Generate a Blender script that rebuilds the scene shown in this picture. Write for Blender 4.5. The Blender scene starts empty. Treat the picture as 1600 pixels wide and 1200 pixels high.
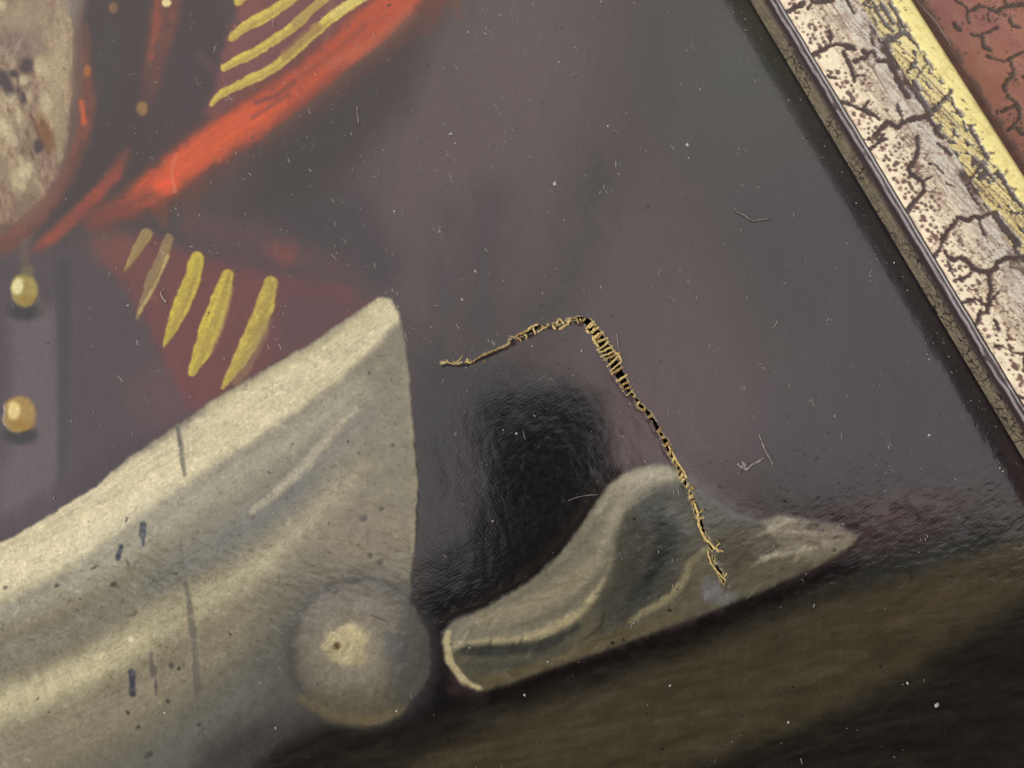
import bpy, bmesh, math, random
import numpy as np
from mathutils import Vector

# ------------------------------------------------------------------ camera, light, exposure
SC = bpy.context.scene
COL = SC.collection
MM = 0.001
DIST, FPX, TILT = 0.120, 1200.0, math.radians(10.0)      # phone held 12 cm above the picture
CAM = np.array([0.0, -DIST * math.sin(TILT), DIST * math.cos(TILT)])
FWD = np.array([0.0, math.sin(TILT), -math.cos(TILT)])
RGT = np.array([1.0, 0.0, 0.0])
UPV = np.array([0.0, math.cos(TILT), math.sin(TILT)])

cd = bpy.data.cameras.new("camera")
cam = bpy.data.objects.new("camera", cd)
COL.objects.link(cam)
cam.location = CAM
cam.rotation_euler = (TILT, 0, 0)
cd.sensor_width = 36.0
cd.lens = 36.0 * FPX / 1600.0
cd.clip_start = 0.005
cd.clip_end = 20.0
cd.dof.use_dof = True
cd.dof.focus_distance = 0.117
cd.dof.aperture_fstop = 22.0
SC.camera = cam

w = bpy.data.worlds.new("World")
SC.world = w
w.use_nodes = True
w.node_tree.nodes["Background"].inputs[0].default_value = (1.0, 0.96, 0.92, 1)
w.node_tree.nodes["Background"].inputs[1].default_value = 0.05

def area(name, loc, target, sx, sy, radiance, color):
    l = bpy.data.lights.new(name, 'AREA')
    l.shape = 'RECTANGLE'
    l.size, l.size_y = sx, sy
    l.energy = radiance * math.pi * sx * sy
    l.color = color
    o = bpy.data.objects.new(name, l)
    COL.objects.link(o)
    o.location = loc
    d = Vector(target) - Vector(loc)
    o.rotation_euler = d.to_track_quat('-Z', 'Y').to_euler()
    return o

def ceiling(name, x0, x1, y0, y1, z, radiance, color):
    return area(name, ((x0 + x1) / 2, (y0 + y1) / 2, z), ((x0 + x1) / 2, (y0 + y1) / 2, 0), x1 - x0, y1 - y0, radiance, color)

WARM = (1.0, 0.955, 0.935)
ceiling("ceiling_light_wide", -0.95, 0.75, 0.128, 1.15, 0.8, 1.36, WARM)  # inferred bright ceiling, split so its gap stands in for the photographer's dark reflection
ceiling("ceiling_light_right", 0.125, 0.75, -0.02, 0.127, 0.8, 1.36, WARM)
ceiling("ceiling_light_left", -0.95, -0.045, -0.085, 0.127, 0.8, 1.36, WARM)
area("left_fill_light", (-1.05, -0.25, 0.62), (0.0, 0.0, 0.0), 0.9, 0.7, 8.2, (1.0, 0.97, 0.92))  # unseen fill added at the left to brighten pale paint and frame

SC.view_settings.view_transform = 'Standard'
SC.view_settings.look = 'None'
SC.view_settings.exposure = 0.0
SC.view_settings.gamma = 1.0
SC.view_settings.use_curve_mapping = False
SC.cycles.max_bounces = 6
SC.cycles.use_denoising = True

# ------------------------------------------------------------------ picture <-> place
def on_plane(u, v, z):
    """point of the horizontal plane at height z that stands at photo position (u, v)"""
    u = np.asarray(u, float); v = np.asarray(v, float)
    a = (u - 800.0) / FPX; b = -(v - 600.0) / FPX
    dx = a; dy = b * UPV[1] + FWD[1]; dz = b * UPV[2] + FWD[2]
    k = (z - CAM[2]) / dz
    return CAM[0] + k * dx, CAM[1] + k * dy

def project(x, y, z):
    px, py, pz = x - CAM[0], y - CAM[1], z - CAM[2]
    d = py * FWD[1] + pz * FWD[2]
    return 800.0 + FPX * px / d, 600.0 - FPX * (py * UPV[1] + pz * UPV[2]) / d

# >>> PAINTER
# ------------------------------------------------------------------ numpy noise and brush work
def lat(h):
    h = h.astype(np.uint32)
    h ^= h >> np.uint32(16); h *= np.uint32(0x7feb352d)
    h ^= h >> np.uint32(15); h *= np.uint32(0x846ca68b)
    h ^= h >> np.uint32(16)
    return h.astype(np.float64) / 4294967295.0

def vnoise(x, y, seed=0):
    xi = np.floor(x); yi = np.floor(y)
    fx = x - xi; fy = y - yi
    fx = fx * fx * (3 - 2 * fx); fy = fy * fy * (3 - 2 * fy)
    xi = xi.astype(np.int64); yi = yi.astype(np.int64)
    def r(a, b):
        return lat((a * 374761393 + b * 668265263 + seed * 974711) & 0xffffffff)
    return (r(xi, yi) * (1 - fx) + r(xi + 1, yi) * fx) * (1 - fy) + (r(xi, yi + 1) * (1 - fx) + r(xi + 1, yi + 1) * fx) * fy

def fbm(u, v, scale, octv=3, seed=0, ang=0.0, stretch=1.0):
    """-1..1, long along the direction ang (degrees, picture axes) when stretch > 1"""
    ang += 11.0
    c, s = math.cos(math.radians(ang)), math.sin(math.radians(ang))
    x = (u * c + v * s) / (scale * stretch); y = (-u * s + v * c) / scale
    o = 0.0; a = 1.0; t = 0.0
    for k in range(octv):
        o = o + a * (vnoise(x, y, seed + 17 * k) * 2 - 1); t += a
        x, y = (x * .82 - y * .57) * 2.03 + 5.1, (x * .57 + y * .82) * 2.03 + 9.7; a *= 0.5
    return o / t * 1.6

def worley(x, y, seed=0):
    """distance to the border between jittered cells"""
    xi = np.floor(x).astype(np.int64); yi = np.floor(y).astype(np.int64)
    f1 = np.full(x.shape, 9.0); f2 = np.full(x.shape, 9.0)
    for a in (-1, 0, 1):
        for b in (-1, 0, 1):
            h = ((xi + a) * 374761393 + (yi + b) * 668265263 + seed * 974711) & 0xffffffff
            px = xi + a + .1 + .8 * lat(h); py = yi + b + .1 + .8 * lat((h * 7 + 13) & 0xffffffff)
            d = np.sqrt((x - px) ** 2 + (y - py) ** 2)
            f2 = np.minimum(f2, np.maximum(f1, d)); f1 = np.minimum(f1, d)
    return f2 - f1

def sm(a, b, x):
    t = np.clip((x - a) / (b - a + 1e-9), 0, 1)
    return t * t * (3 - 2 * t)

def lin(c):
    c = np.asarray(c, float) / 255.0
    return np.where(c <= 0.04045, c / 12.92, ((c + 0.055) / 1.055) ** 2.4)

def unlin(c):
    c = np.clip(c, 0, None)
    return 255.0 * np.where(c <= 0.0031308, c * 12.92, 1.055 * c ** (1 / 2.4) - 0.055)

VARNISH = 0.050
def U(r, g, b):
    """pigment seen through a varnish that reflects the bright ceiling"""
    return unlin(np.maximum(lin((r, g, b)) - VARNISH, 0.0035))
def D(r, g, b):
    return unlin(np.maximum(lin((r, g, b)) - 0.008, 0.002))

class Raster:
    def __init__(s, u0, u1, v0, v1, res):
        s.u0, s.v0, s.res = u0, v0, res
        s.W = int((u1 - u0) / res) + 1; s.H = int((v1 - v0) / res) + 1
        s.u, s.v = np.meshgrid(u0 + res * np.arange(s.W), v0 + res * np.arange(s.H))
        s.C = np.zeros((s.H, s.W, 3)); s.h = np.zeros((s.H, s.W)); s.g = np.zeros((s.H, s.W)); s.id = np.zeros((s.H, s.W), np.int32)
        s.streak = .1; s.wob = .75 * fbm(s.u, s.v, 14, 3, 5); s.wob2 = fbm(s.u, s.v, 34, 3, 6); s.fine = fbm(s.u, s.v, 3.2, 2, 7)
    def win(s, pts, pad):
        p = np.asarray(pts, float)
        a = max(0, int((p[:, 0].min() - pad - s.u0) / s.res)); b = min(s.W, int((p[:, 0].max() + pad - s.u0) / s.res) + 2)
        c = max(0, int((p[:, 1].min() - pad - s.v0) / s.res)); d = min(s.H, int((p[:, 1].max() + pad - s.v0) / s.res) + 2)
        return (slice(c, max(c, d)), slice(a, max(a, b)))
    def put(s, w, m, col, relief=0.0, pid=None, idcut=0.5):
        if m.size == 0: return
        col = np.asarray(col, float)
        s.C[w] = s.C[w] * (1 - m[..., None]) + col * m[..., None]
        if relief: s.h[w] += relief * m
        if pid is not None: s.id[w] = np.where(m > idcut, pid, s.id[w])
    def polyd(s, w, pts):
        """signed distance to a polygon, negative inside"""
        p = np.asarray(pts, float); x = s.u[w]; y = s.v[w]
        d = np.full(x.shape, 1e9); ins = np.zeros(x.shape, bool)
        for i in range(len(p)):
            a = p[i]; b = p[(i + 1) % len(p)]; e = b - a
            t = np.clip(((x - a[0]) * e[0] + (y - a[1]) * e[1]) / (e @ e + 1e-12), 0, 1)
            d = np.minimum(d, (x - a[0] - t * e[0]) ** 2 + (y - a[1] - t * e[1]) ** 2)
            c = ((a[1] > y) != (b[1] > y))
            if a[1] != b[1]:
                ins ^= c & (x < (b[0] - a[0]) * (y - a[1]) / (b[1] - a[1]) + a[0])
        d = np.sqrt(d)
        return np.where(ins, -d, d)
    def poly(s, pts, col, soft=4, rag=2, op=1.0, tex=0.0, relief=0.0, pid=None, wide=0.0):
        w = s.win(pts, soft + rag * 3 + wide * 3 + 4)
        d = s.polyd(w, pts) + s.wob[w] * rag + s.wob2[w] * wide
        m = sm(soft, -soft, d) * op
        if tex: m = m * np.clip(1 - tex * (0.5 + 0.8 * s.wob[w] + 0.5 * s.fine[w]), 0, 1)
        s.put(w, m, col, relief, pid)
    def pathd(s, w, pts, wid):
        p = np.asarray(pts, float); x = s.u[w]; y = s.v[w]
        wid = np.interp(np.linspace(0, 1, len(p)), np.linspace(0, 1, len(wid)), wid) if np.ndim(wid) else np.full(len(p), float(wid))
        best = np.full(x.shape, 1e9); al = np.zeros(x.shape); sd = np.zeros(x.shape)
        for i in range(len(p) - 1):
            a = p[i]; e = p[i + 1] - a; L2 = e @ e + 1e-12
            t = np.clip(((x - a[0]) * e[0] + (y - a[1]) * e[1]) / L2, 0, 1)
            dx = x - a[0] - t * e[0]; dy = y - a[1] - t * e[1]
            d = np.sqrt(dx * dx + dy * dy) - (wid[i] * (1 - t) + wid[i + 1] * t) / 2
            k = d < best
            best = np.where(k, d, best); al = np.where(k, (i + t) / (len(p) - 1), al)
            sd = np.where(k, (e[0] * dy - e[1] * dx) / math.sqrt(L2), sd)
        return best, al, sd
    def path(s, pts, wid, col, soft=3, rag=1.5, op=1.0, tex=0.0, relief=0.0, pid=None, ends=None, wide=0.0):
        pts = curve(pts)
        w = s.win(pts, np.max(wid) + soft + rag * 3 + wide * 3 + 4)
        d, al, sd = s.pathd(w, pts, wid)
        m = sm(soft, -soft, d + s.wob[w] * rag + s.wob2[w] * wide) * op
        if ends is not None: m = m * np.interp(al, np.linspace(0, 1, len(ends)), ends)
        if tex: m = m * np.clip(1 - tex * (0.5 + 0.8 * s.wob[w] + 0.5 * s.fine[w]), 0, 1)
        if m.size:
            L = np.sum(np.linalg.norm(np.diff(pts, axis=0), axis=1))
            nn = vnoise(al * L / 34.0 + pts[0, 0], sd / 1.9 + pts[0, 1], 77) - .5 + .6 * (vnoise(al * L / 60.0 + pts[0, 0], sd / 4.5 + pts[0, 1], 78) - .5)
            col = np.asarray(col, float) * (1 + s.streak * nn)[..., None]
        s.put(w, m, col, relief, pid, 0.4)
    def scatter(s, rid, n, box, ang, dang, ln, wd, amp, op, seed, soft=2.0, relief=0.0, tint=(1, 1, 1)):
        """many single strokes a little lighter or darker than what lies under them, kept inside one region"""
        r = random.Random(seed)
        for k in range(n):
            x = r.uniform(box[0], box[1]); y = r.uniform(box[2], box[3])
            j = int((y - s.v0) / s.res); i = int((x - s.u0) / s.res)
            if not (0 <= j < s.H and 0 <= i < s.W) or s.id[j, i] != rid: continue
            a = math.radians(ang + r.gauss(0, dang)); L = r.uniform(*ln) / 2; b = r.gauss(0, .25)
            p = [(x - L * math.cos(a - b), y - L * math.sin(a - b)), (x, y), (x + L * math.cos(a + b), y + L * math.sin(a + b))]
            w_ = r.uniform(*wd); pts = curve(p, 4); w = s.win(pts, w_ + soft + 6)
            if s.u[w].size == 0: continue
            d, al, sd = s.pathd(w, pts, [w_ * .3, w_, w_ * .4])
            m = sm(soft, -soft, d + s.wob[w] * 1.2) * op * (s.id[w] == rid)
            m = m * np.clip(1.15 - .6 * np.abs(s.fine[w]), 0, 1)
            s.put(w, m, np.clip(s.C[j, i] + r.gauss(0, amp) * np.asarray(tint), 2, 250), relief * r.uniform(-.5, 1))
    def blob(s, x, y, rx, ry, col, ang=0, soft=0.35, rag=0.08, op=1.0, tex=0.0, relief=0.0, pid=None):
        R = max(rx, ry) * (1 + soft + rag * 3) + 3
        w = s.win([(x, y)], R)
        c, q = math.cos(math.radians(ang)), math.sin(math.radians(ang))
        dx = s.u[w] - x; dy = s.v[w] - y
        d = np.sqrt(((dx * c + dy * q) / rx) ** 2 + ((-dx * q + dy * c) / ry) ** 2) + s.wob[w] * rag
        m = sm(1 + soft, 1 - soft, d) * op
        if tex: m = m * np.clip(1 - tex * (0.5 + 0.8 * s.wob[w] + 0.5 * s.fine[w]), 0, 1)
        s.put(w, m, col, relief, pid)
    def sample(s, arr, u, v):
        x = np.clip((u - s.u0) / s.res, 0, s.W - 1.001); y = np.clip((v - s.v0) / s.res, 0, s.H - 1.001)
        i = x.astype(int); j = y.astype(int); fx = x - i; fy = y - j
        if arr.ndim == 3: fx = fx[..., None]; fy = fy[..., None]
        return (arr[j, i] * (1 - fx) + arr[j, i + 1] * fx) * (1 - fy) + (arr[j + 1, i] * (1 - fx) + arr[j + 1, i + 1] * fx) * fy
    def nearest(s, arr, u, v):
        return arr[np.clip(np.rint((v - s.v0) / s.res), 0, s.H - 1).astype(int), np.clip(np.rint((u - s.u0) / s.res), 0, s.W - 1).astype(int)]

def curve(pts, n=6):
    """Catmull-Rom through the points"""
    p = [np.asarray(q, float) for q in pts]
    if len(p) < 3: return np.array(p)
    p = [2 * p[0] - p[1]] + p + [2 * p[-1] - p[-2]]
    o = []
    for i in range(1, len(p) - 2):
        for k in range(n):
            t = k / n
            o.append(0.5 * ((2 * p[i]) + (-p[i - 1] + p[i + 1]) * t + (2 * p[i - 1] - 5 * p[i] + 4 * p[i + 1] - p[i + 2]) * t * t + (-p[i - 1] + 3 * p[i] - 3 * p[i + 1] + p[i + 2]) * t ** 3))
    o.append(p[-2])
    return np.array(o)

# region ids of the painted picture
COAT, FIGURE, SASH, TRIM, LAPEL, BRAID, BUTTON, CUFF, KNOB, SCROLL, LEDGE = 0, 1, 2, 3, 4, 10, 30, 5, 6, 7, 8

def paint_picture():
    R = Raster(-170, 1720, -130, 1330, 1.25)
    P, B, Y = R.poly, R.blob, R.path
    u, v = R.u, R.v
    # ---- ground of the coat
    R.C[:] = U(83, 77, 77)
    n1 = fbm(u, v, 210, 3, 21, 70, 1.6); n2 = fbm(u, v, 90, 3, 22, 75, 2.0)
    R.C += (n1 * 7)[..., None] * np.array([1.0, .82, .85]) + (n2 * 4)[..., None] * np.array([1.0, .85, .9])
    B(760, 180, 190, 330, U(104, 93, 92), 8, 0.8, 0, .75)
    B(640, 330, 80, 180, U(102, 91, 91), 10, 0.8, 0, .6)
    B(830, 60, 120, 140, U(106, 96, 93), 0, .8, 0, .5)
    B(1010, 420, 130, 240, U(100, 90, 90), 18, .8, 0, .65)
    B(1080, 640, 150, 130, U(104, 93, 95), 0, .8, 0, .7)
    B(1170, 130, 170, 130, U(90, 94, 86), 50, .8, 0, .65)  # greenish sheen by the frame, painted into the coat's colour
    B(1330, 430, 150, 300, U(80, 79, 82), -28, .8, 0, .6)
    B(1400, 700, 170, 110, U(80, 78, 83), 0, .8, 0, .6)
    Y([(940, 260), (925, 320), (905, 390), (880, 460), (840, 500)], [60, 60, 46, 40, 50], U(74, 73, 73), 44, 4, .6, wide=8)
    Y([(700, 330), (690, 400), (690, 470), (668, 540)], 34, U(76, 73, 76), 34, 4, .45, wide=8)
    Y([(768, 320), (752, 420), (760, 520)], 50, U(74, 71, 74), 44, 4, .5, wide=8)
    P([(560, 90), (680, 20), (640, 150), (560, 250), (470, 330), (380, 330), (400, 240)], U(74, 69, 69), 40, 5, .8)
    P([(430, 330), (560, 300), (640, 420), (600, 460), (520, 420)], U(78, 73, 76), 34, 5, .7)
    B(1000, 690, 60, 60, U(102, 91, 92), 0, .6, 0, .6)
    # ---- left breast of the coat
    P([(-170, 380), (60, 390), (160, 380), (250, 480), (310, 640), (-170, 900)], U(88, 81, 85), 16, 4, .9)
    P([(16, 500), (88, 480), (96, 700), (80, 800), (-10, 840), (20, 680)], U(112, 101, 104), 16, 4, .8)
    B(40, 760, 70, 60, U(106, 96, 100), 0, .7, 0, .6)
    P([(86, 410), (112, 400), (106, 600), (104, 745), (92, 760), (92, 560)], U(76, 75, 80), 7, 2, .75)
    Y([(0, 830), (100, 770), (200, 700), (290, 640)], 36, U(84, 76, 84), 16, 2, .6)
    B(270, 620, 70, 60, U(112, 85, 88), 0, .8, 0, .6)
    P([(-170, -130), (300, -130), (360, 60), (330, 170), (240, 270), (130, 330), (60, 360), (-170, 400)], U(77, 70, 70), 18, 4)
    B(165, 110, 24, 90, U(78, 73, 74), 8, .8, 0, .7)
    B(290, 140, 50, 120, U(82, 73, 76), 15, .8, 0, .7)
    # ---- mottled figure at the upper left
    fig = [(-170, -130), (118, -130), (108, -10), (116, 70), (114, 140), (106, 210), (90, 270), (60, 318), (20, 346), (-170, 380)]
    P([(-170, -130), (150, -130), (132, 40), (136, 120), (126, 200), (106, 280), (70, 340), (20, 372), (-170, 420)], U(112, 92, 84), 9, 3, .9)
    P(fig, U(148, 129, 108), 9, 3, 1, 0, .02, FIGURE)
    w = R.win([(-170, -130), (110, 380)], 2)
    fm = (R.id[w] == FIGURE).astype(float)
    for sc, am, sd, cc in ((34, .6, 31, U(126, 102, 92)), (20, .55, 32, U(182, 163, 130)), (10, .5, 33, U(124, 100, 84)), (50, .5, 34, U(166, 147, 118)), (6, .35, 35, U(190, 172, 140))):
        R.put(w, fm * sm(.15, .6, fbm(u[w], v[w], sc, 3, sd, 70, 2.2)) * am, cc)
    B(90, 110, 14, 80, U(174, 158, 130), 5, .7, .1, .7)
    B(80, 190, 20, 40, U(160, 146, 116), 0, .7, .1, .7)
    B(40, 30, 40, 30, U(160, 142, 118), 0, .8, .1, .7)
    B(30, 70, 34, 22, U(128, 108, 104), 0, .8, .1, .7)
    for x, y, a, b, an in ((40, 103, 10, 13, 20), (21, 115, 7, 6, 0), (3, 122, 16, 12, 30), (14, 140, 9, 16, -30), (60, 228, 8, 11, 0), (33, 150, 6, 14, -30)):
        B(x, y, a, b, U(78, 70, 72), an, .5, .15, .9)
    for x, y, a, b, an in ((64, 105, 11, 14, 0), (36, 124, 9, 7, 0), (16, 152, 11, 9, 0), (47, 152, 6, 10, 0), (8, 200, 9, 26, -30), (30, 180, 8, 16, -30), (40, 262, 12, 16, 0), (30, 285, 10, 24, 10), (70, 160, 8, 20, -10), (2, 8, 8, 8, 0)):
        B(x, y, a, b, U(200, 187, 152), an, .6, .2, .8, .3)
    B(72, 208, 10, 26, U(122, 86, 68), -22, .5, .15, .8)
    Y([(48, 180), (60, 210), (76, 240)], 6, U(112, 84, 70), 2, 1, .7)
    P([(92, -130), (122, -130), (128, 0), (120, 40), (104, 20)], U(134, 128, 120), 9, 3, .7)
    B(30, 325, 40, 16, U(126, 104, 90), -25, .8, .1, .6)
    # ---- red edges round the figure
    Y([(134, 42), (137, 100), (140, 150), (133, 200), (118, 245), (98, 290), (62, 338), (10, 380), (-60, 420)], [9, 13, 20, 22, 22, 24, 28, 30, 30], U(138, 82, 71), 8, 2, .85, .3, .01, TRIM, [.6, .75, 1, 1, .7, .5, .55, .7, .7])
    Y([(127, 160), (131, 190)], 9, U(205, 100, 66), 4, 1, .8)
    Y([(198, 236), (178, 272), (150, 306), (112, 342), (74, 376), (50, 392)], [12, 24, 22, 20, 20, 10], U(162, 84, 69), 7, 2, .95, .2, .012, TRIM, [.5, .9, 1, .9, 1, .4])
    Y([(270, -60), (262, 0), (252, 50), (243, 90), (236, 130), (226, 168)], [52, 46, 42, 38, 30, 20], U(126, 80, 71), 9, 2, .9, .3, .01, TRIM, [1, 1, .95, .85, .65, .4])
    Y([(248, 0), (242, 50), (234, 90)], 10, U(158, 88, 68), 5, 2, .7, .4)
    Y([(395, -40), (388, 10), (396, 30)], 30, U(156, 76, 66), 10, 2, .8)
    # ---- maroon cloth under the gold braid
    P([(380, 0), (420, -60), (700, -80), (610, 20), (545, 70), (470, 120), (400, 150), (338, 190), (318, 176), (340, 130), (352, 60)], U(130, 86, 86), 9, 3, .95, .15)
    # ---- bright red sash
    Y([(150, 346), (230, 306), (310, 250), (400, 184), (490, 122), (580, 50), (680, -40)], [30, 60, 84, 92, 84, 84, 90], U(112, 72, 66), 24, 4, .75, wide=5)
    P([(760, -80), (664, -2), (604, 56), (532, 114), (482, 158), (412, 210), (352, 246), (272, 302), (222, 326), (176, 340), (150, 344), (186, 312), (228, 268), (282, 228), (342, 186), (400, 148), (436, 128), (470, 104), (505, 72), (548, 30), (590, -10), (680, -80)], U(188, 90, 60), 11, 4, 1, .15, .015, SASH)
    Y([(200, 318), (250, 288), (280, 262), (340, 215), (400, 180), (440, 160)], [12, 30, 36, 40, 34, 10], U(212, 98, 66), 10, 2, .8, .1)
    Y([(248, 294), (268, 284)], 16, U(226, 92, 64), 7, 1, .9)
    Y([(400, 160), (430, 150), (460, 128)], 7, U(118, 76, 78), 4, 2, .7)
    Y([(395, 182), (425, 164), (450, 148)], 6, U(120, 78, 78), 4, 2, .6)
    Y([(640, 20), (580, 70), (520, 100)], 22, U(184, 104, 82), 9, 2, .6)
    Y([(420, 214), (500, 152), (590, 78), (650, 22)], 9, U(92, 84, 76), 5, 3, .5)
    Y([(150, 342), (190, 326), (236, 304)], [36, 34, 16], U(118, 76, 68), 14, 3, .8)
    Y([(430, 190), (480, 150), (540, 100)], 10, U(132, 74, 64), 6, 3, .6, .3)
    Y([(470, 120), (520, 84), (570, 40)], 9, U(138, 80, 70), 6, 3, .6, .3)
    Y([(274, 300), (268, 268), (276, 240)], 4, U(214, 130, 104), 2, 2, .6)
    # ---- lower lapel
    P([(146, 378), (236, 366), (300, 392), (420, 414), (540, 446), (588, 474), (420, 580), (310, 640), (262, 580), (226, 500), (180, 428)], U(118, 78, 77), 16, 3, .95, .1, .008, LAPEL)
    B(190, 395, 46, 28, U(122, 84, 78), 15, .8, .1, .7)
    P([(310, 330), (420, 350), (560, 430), (520, 446), (420, 430), (330, 410), (280, 372)], U(92, 76, 80), 22, 4, .8)
    Y([(300, 350), (400, 375), (520, 415)], 34, U(100, 80, 80), 18, 4, .55)
    B(446, 395, 26, 18, U(128, 82, 76), 20, .8, .1, .8)
    P([(440, 450), (570, 470), (500, 530), (430, 560)], U(98, 78, 82), 26, 3, .85)
    P([(262, 540), (300, 600), (360, 590), (320, 640), (290, 640)], U(118, 76, 78), 12, 2, .5)
    # ---- gold braid, one loop after another
    yl, yd, ol = U(212, 192, 96), U(148, 130, 80), U(164, 148, 98)
    def braid(k, pts, wid, col, op=1.0):
        Y(pts, wid, U(118, 84, 60), 3, 1, .5)
        Y(pts, wid, col, 2.2, 1.6, op, .18, .06, BRAID + k)
        q = np.asarray(pts, float) + np.array([2.5, 2.0])
        Y(q, np.asarray(wid) * .35, yd, 2.5, 1.5, .45, .3, -.02)
    braid(0, [(362, 58), (385, 41), (420, 22), (462, -6), (500, -40)], [12, 17, 18, 16, 14], yl)
    braid(1, [(350, 106), (380, 91), (420, 68), (456, 44), (482, 20), (512, -6), (540, -30)], [10, 15, 16, 15, 14, 14, 12], yl)
    Y([(462, 36), (482, 18), (500, 4)], 13, U(166, 142, 92), 3, 2, .75, .2)
    braid(2, [(331, 163), (346, 147), (380, 130), (420, 110), (450, 88), (484, 58), (520, 26), (566, -4), (600, -30)], [7, 13, 15, 15, 15, 15, 16, 16, 14], yl)
    Y([(446, 86), (466, 66), (496, 42)], 15, U(156, 122, 84), 3, 2, .75, .25)
    Y([(522, 22), (545, 8), (575, -8)], 15, U(220, 204, 122), 3, 2, .8)
    braid(3, [(372, 2), (392, -14), (430, -40)], 14, yl)
    braid(4, [(229, 366), (216, 388), (206, 404), (195, 423)], [18, 17, 11, 4], ol, .9)
    braid(5, [(264, 372), (252, 408), (240, 432), (228, 462), (214, 497)], [15, 19, 20, 13, 4], U(146, 130, 98), .9)
    Y([(262, 400), (246, 440), (218, 488)], 4, U(196, 178, 116), 2, 1.4, .7)
    braid(6, [(308, 404), (299, 440), (285, 475), (270, 510), (256, 541)], [21, 28, 28, 20, 4], U(200, 182, 82))
    braid(7, [(356, 430), (344, 470), (330, 510), (316, 548), (300, 582)], [20, 30, 33, 29, 12], U(202, 184, 84))
    Y([(362, 450), (350, 500), (330, 550)], 7, U(170, 146, 96), 3, 2, .6, .2)
    braid(8, [(424, 441), (415, 475), (397, 520), (376, 560), (348, 606)], [20, 30, 31, 25, 6], U(194, 176, 88))
    Y([(420, 500), (396, 556), (370, 596)], 14, U(150, 134, 98), 4, 3, .6, .2)
    # ---- buttons and stray dots
    for k, (x, y, rx, ry, c1, c2, hx, hy) in enumerate(((38, 454, 21, 27, U(164, 148, 86), U(232, 222, 170), -10, -6), (30, 648, 25, 28, U(170, 140, 86), U(230, 206, 146), -8, -6))):
        B(x + 2, y + 32, 24, 14, U(66, 64, 66), 0, .5, .1, .9)
        B(x, y, rx, ry, c1, 0, .18, .1, 1, .1, .05, BUTTON + k)
        B(x + 4, y + ry * .55, rx * .7, ry * .3, U(150, 120, 64), 0, .5, .1, .6)
        B(x + hx, y + hy, 9, 13, c2, 10, .4, .15, .95, 0, .02)
    B(44, 424, 10, 9, U(122, 112, 80), 0, .6, .1, .8)
    for x, y, a, b, c in ((260, 5, 8, 7, U(246, 230, 168)), (222, 170, 9, 11, U(150, 120, 80)), (137, 111, 6, 9, U(160, 106, 66)), (178, 12, 8, 9, U(140, 108, 76))):
        B(x, y, a, b, c, 0, .3, .15, .9, 0, .03)
    # ---- coat right of the cuff, with the photographer's dark reflection painted in
    P([(652, 560), (760, 560), (900, 600), (960, 700), (900, 830), (760, 930), (690, 980), (650, 1000)], U(74, 73, 75), 26, 4, .8)
    P([(752, 622), (840, 606), (936, 620), (950, 680), (942, 740), (900, 800), (820, 880), (700, 950), (680, 920), (760, 830)], D(24, 23, 23), 22, 6, .85)
    w = R.win([(930, 600), (1060, 760)], 30)
    R.put(w, np.exp(-(((u[w] - 1000) / 60) ** 2 + ((v[w] - 670) / 70) ** 2)) * .7, U(102, 90, 91))
    P([(640, 890), (700, 850), (800, 800), (950, 730), (990, 735), (900, 870), (780, 960), (700, 990), (705, 1080), (780, 1095), (640, 1170), (560, 1150)], D(30, 29, 29), 18, 5, .95)  # dark reflection zone continued in paint towards knob and scroll
    # ---- pale cuff
    cuff = [(-170, 930), (0, 848), (30, 834), (86, 800), (150, 760), (202, 714), (280, 663), (332, 625), (400, 585), (480, 540), (556, 488), (592, 463), (612, 467), (624, 492), (632, 530), (638, 580), (643, 640), (648, 700), (653, 750), (651, 800), (648, 850), (642, 900), (640, 980), (610, 1130), (520, 1190), (440, 1330), (-170, 1330)]
    P(cuff, U(140, 134, 117), 3.5, 1.6, 1, 0, .03, CUFF)
    w = R.win([(-170, 460), (740, 1330)], 3)
    cm = sm(3.5, -3.5, R.polyd(w, cuff) + R.wob[w] * 1.6)
    keep = R.C.copy()
    Y([(-170, 965), (0, 890), (120, 826), (220, 758), (300, 706), (400, 640), (480, 592), (550, 540), (604, 490)], [120, 104, 92, 84, 78, 74, 64, 54, 44], U(222, 210, 174), 9, 3, .95, .12)
    Y([(-170, 985), (0, 905), (120, 848), (240, 768), (320, 718)], [66, 54, 44, 30, 16], U(232, 221, 187), 10, 3, .7, .25)
    Y([(330, 640), (420, 588), (500, 545), (600, 475)], [20, 22, 26, 26], U(206, 196, 158), 8, 2, .7)
    Y([(-170, 1040), (0, 960), (120, 905), (240, 820), (340, 760), (460, 680), (560, 610)], [34, 44, 50, 56, 50, 44, 40], U(170, 167, 148), 22, 3, .8)
    Y([(-170, 1100), (0, 1032), (120, 985), (240, 912), (340, 850), (440, 775), (530, 690), (590, 640)], [50, 46, 44, 46, 60, 64, 50, 30], U(140, 137, 126), 20, 3, .9)
    Y([(250, 905), (340, 852), (420, 800), (470, 755)], 40, U(121, 120, 114), 16, 3, .6)
    Y([(396, 796), (440, 762), (480, 725), (520, 675), (556, 640)], [12, 14, 14, 15, 8], U(186, 178, 154), 5, 3, .85, .3)
    Y([(-170, 1190), (0, 1110), (70, 1085), (150, 1040), (230, 990), (320, 938), (400, 890), (470, 830), (530, 770), (566, 730)], [84, 76, 70, 62, 58, 54, 44, 34, 22, 8], U(190, 182, 152), 24, 3, .85, .2)
    Y([(-40, 1122), (60, 1080), (140, 1042), (220, 998)], [30, 40, 36, 20], U(216, 206, 172), 16, 3, .65, .2)
    Y([(-170, 1290), (0, 1180), (120, 1130), (240, 1070), (360, 1000), (460, 930)], [80, 70, 66, 60, 50, 40], U(150, 144, 126), 26, 4, .9)
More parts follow.
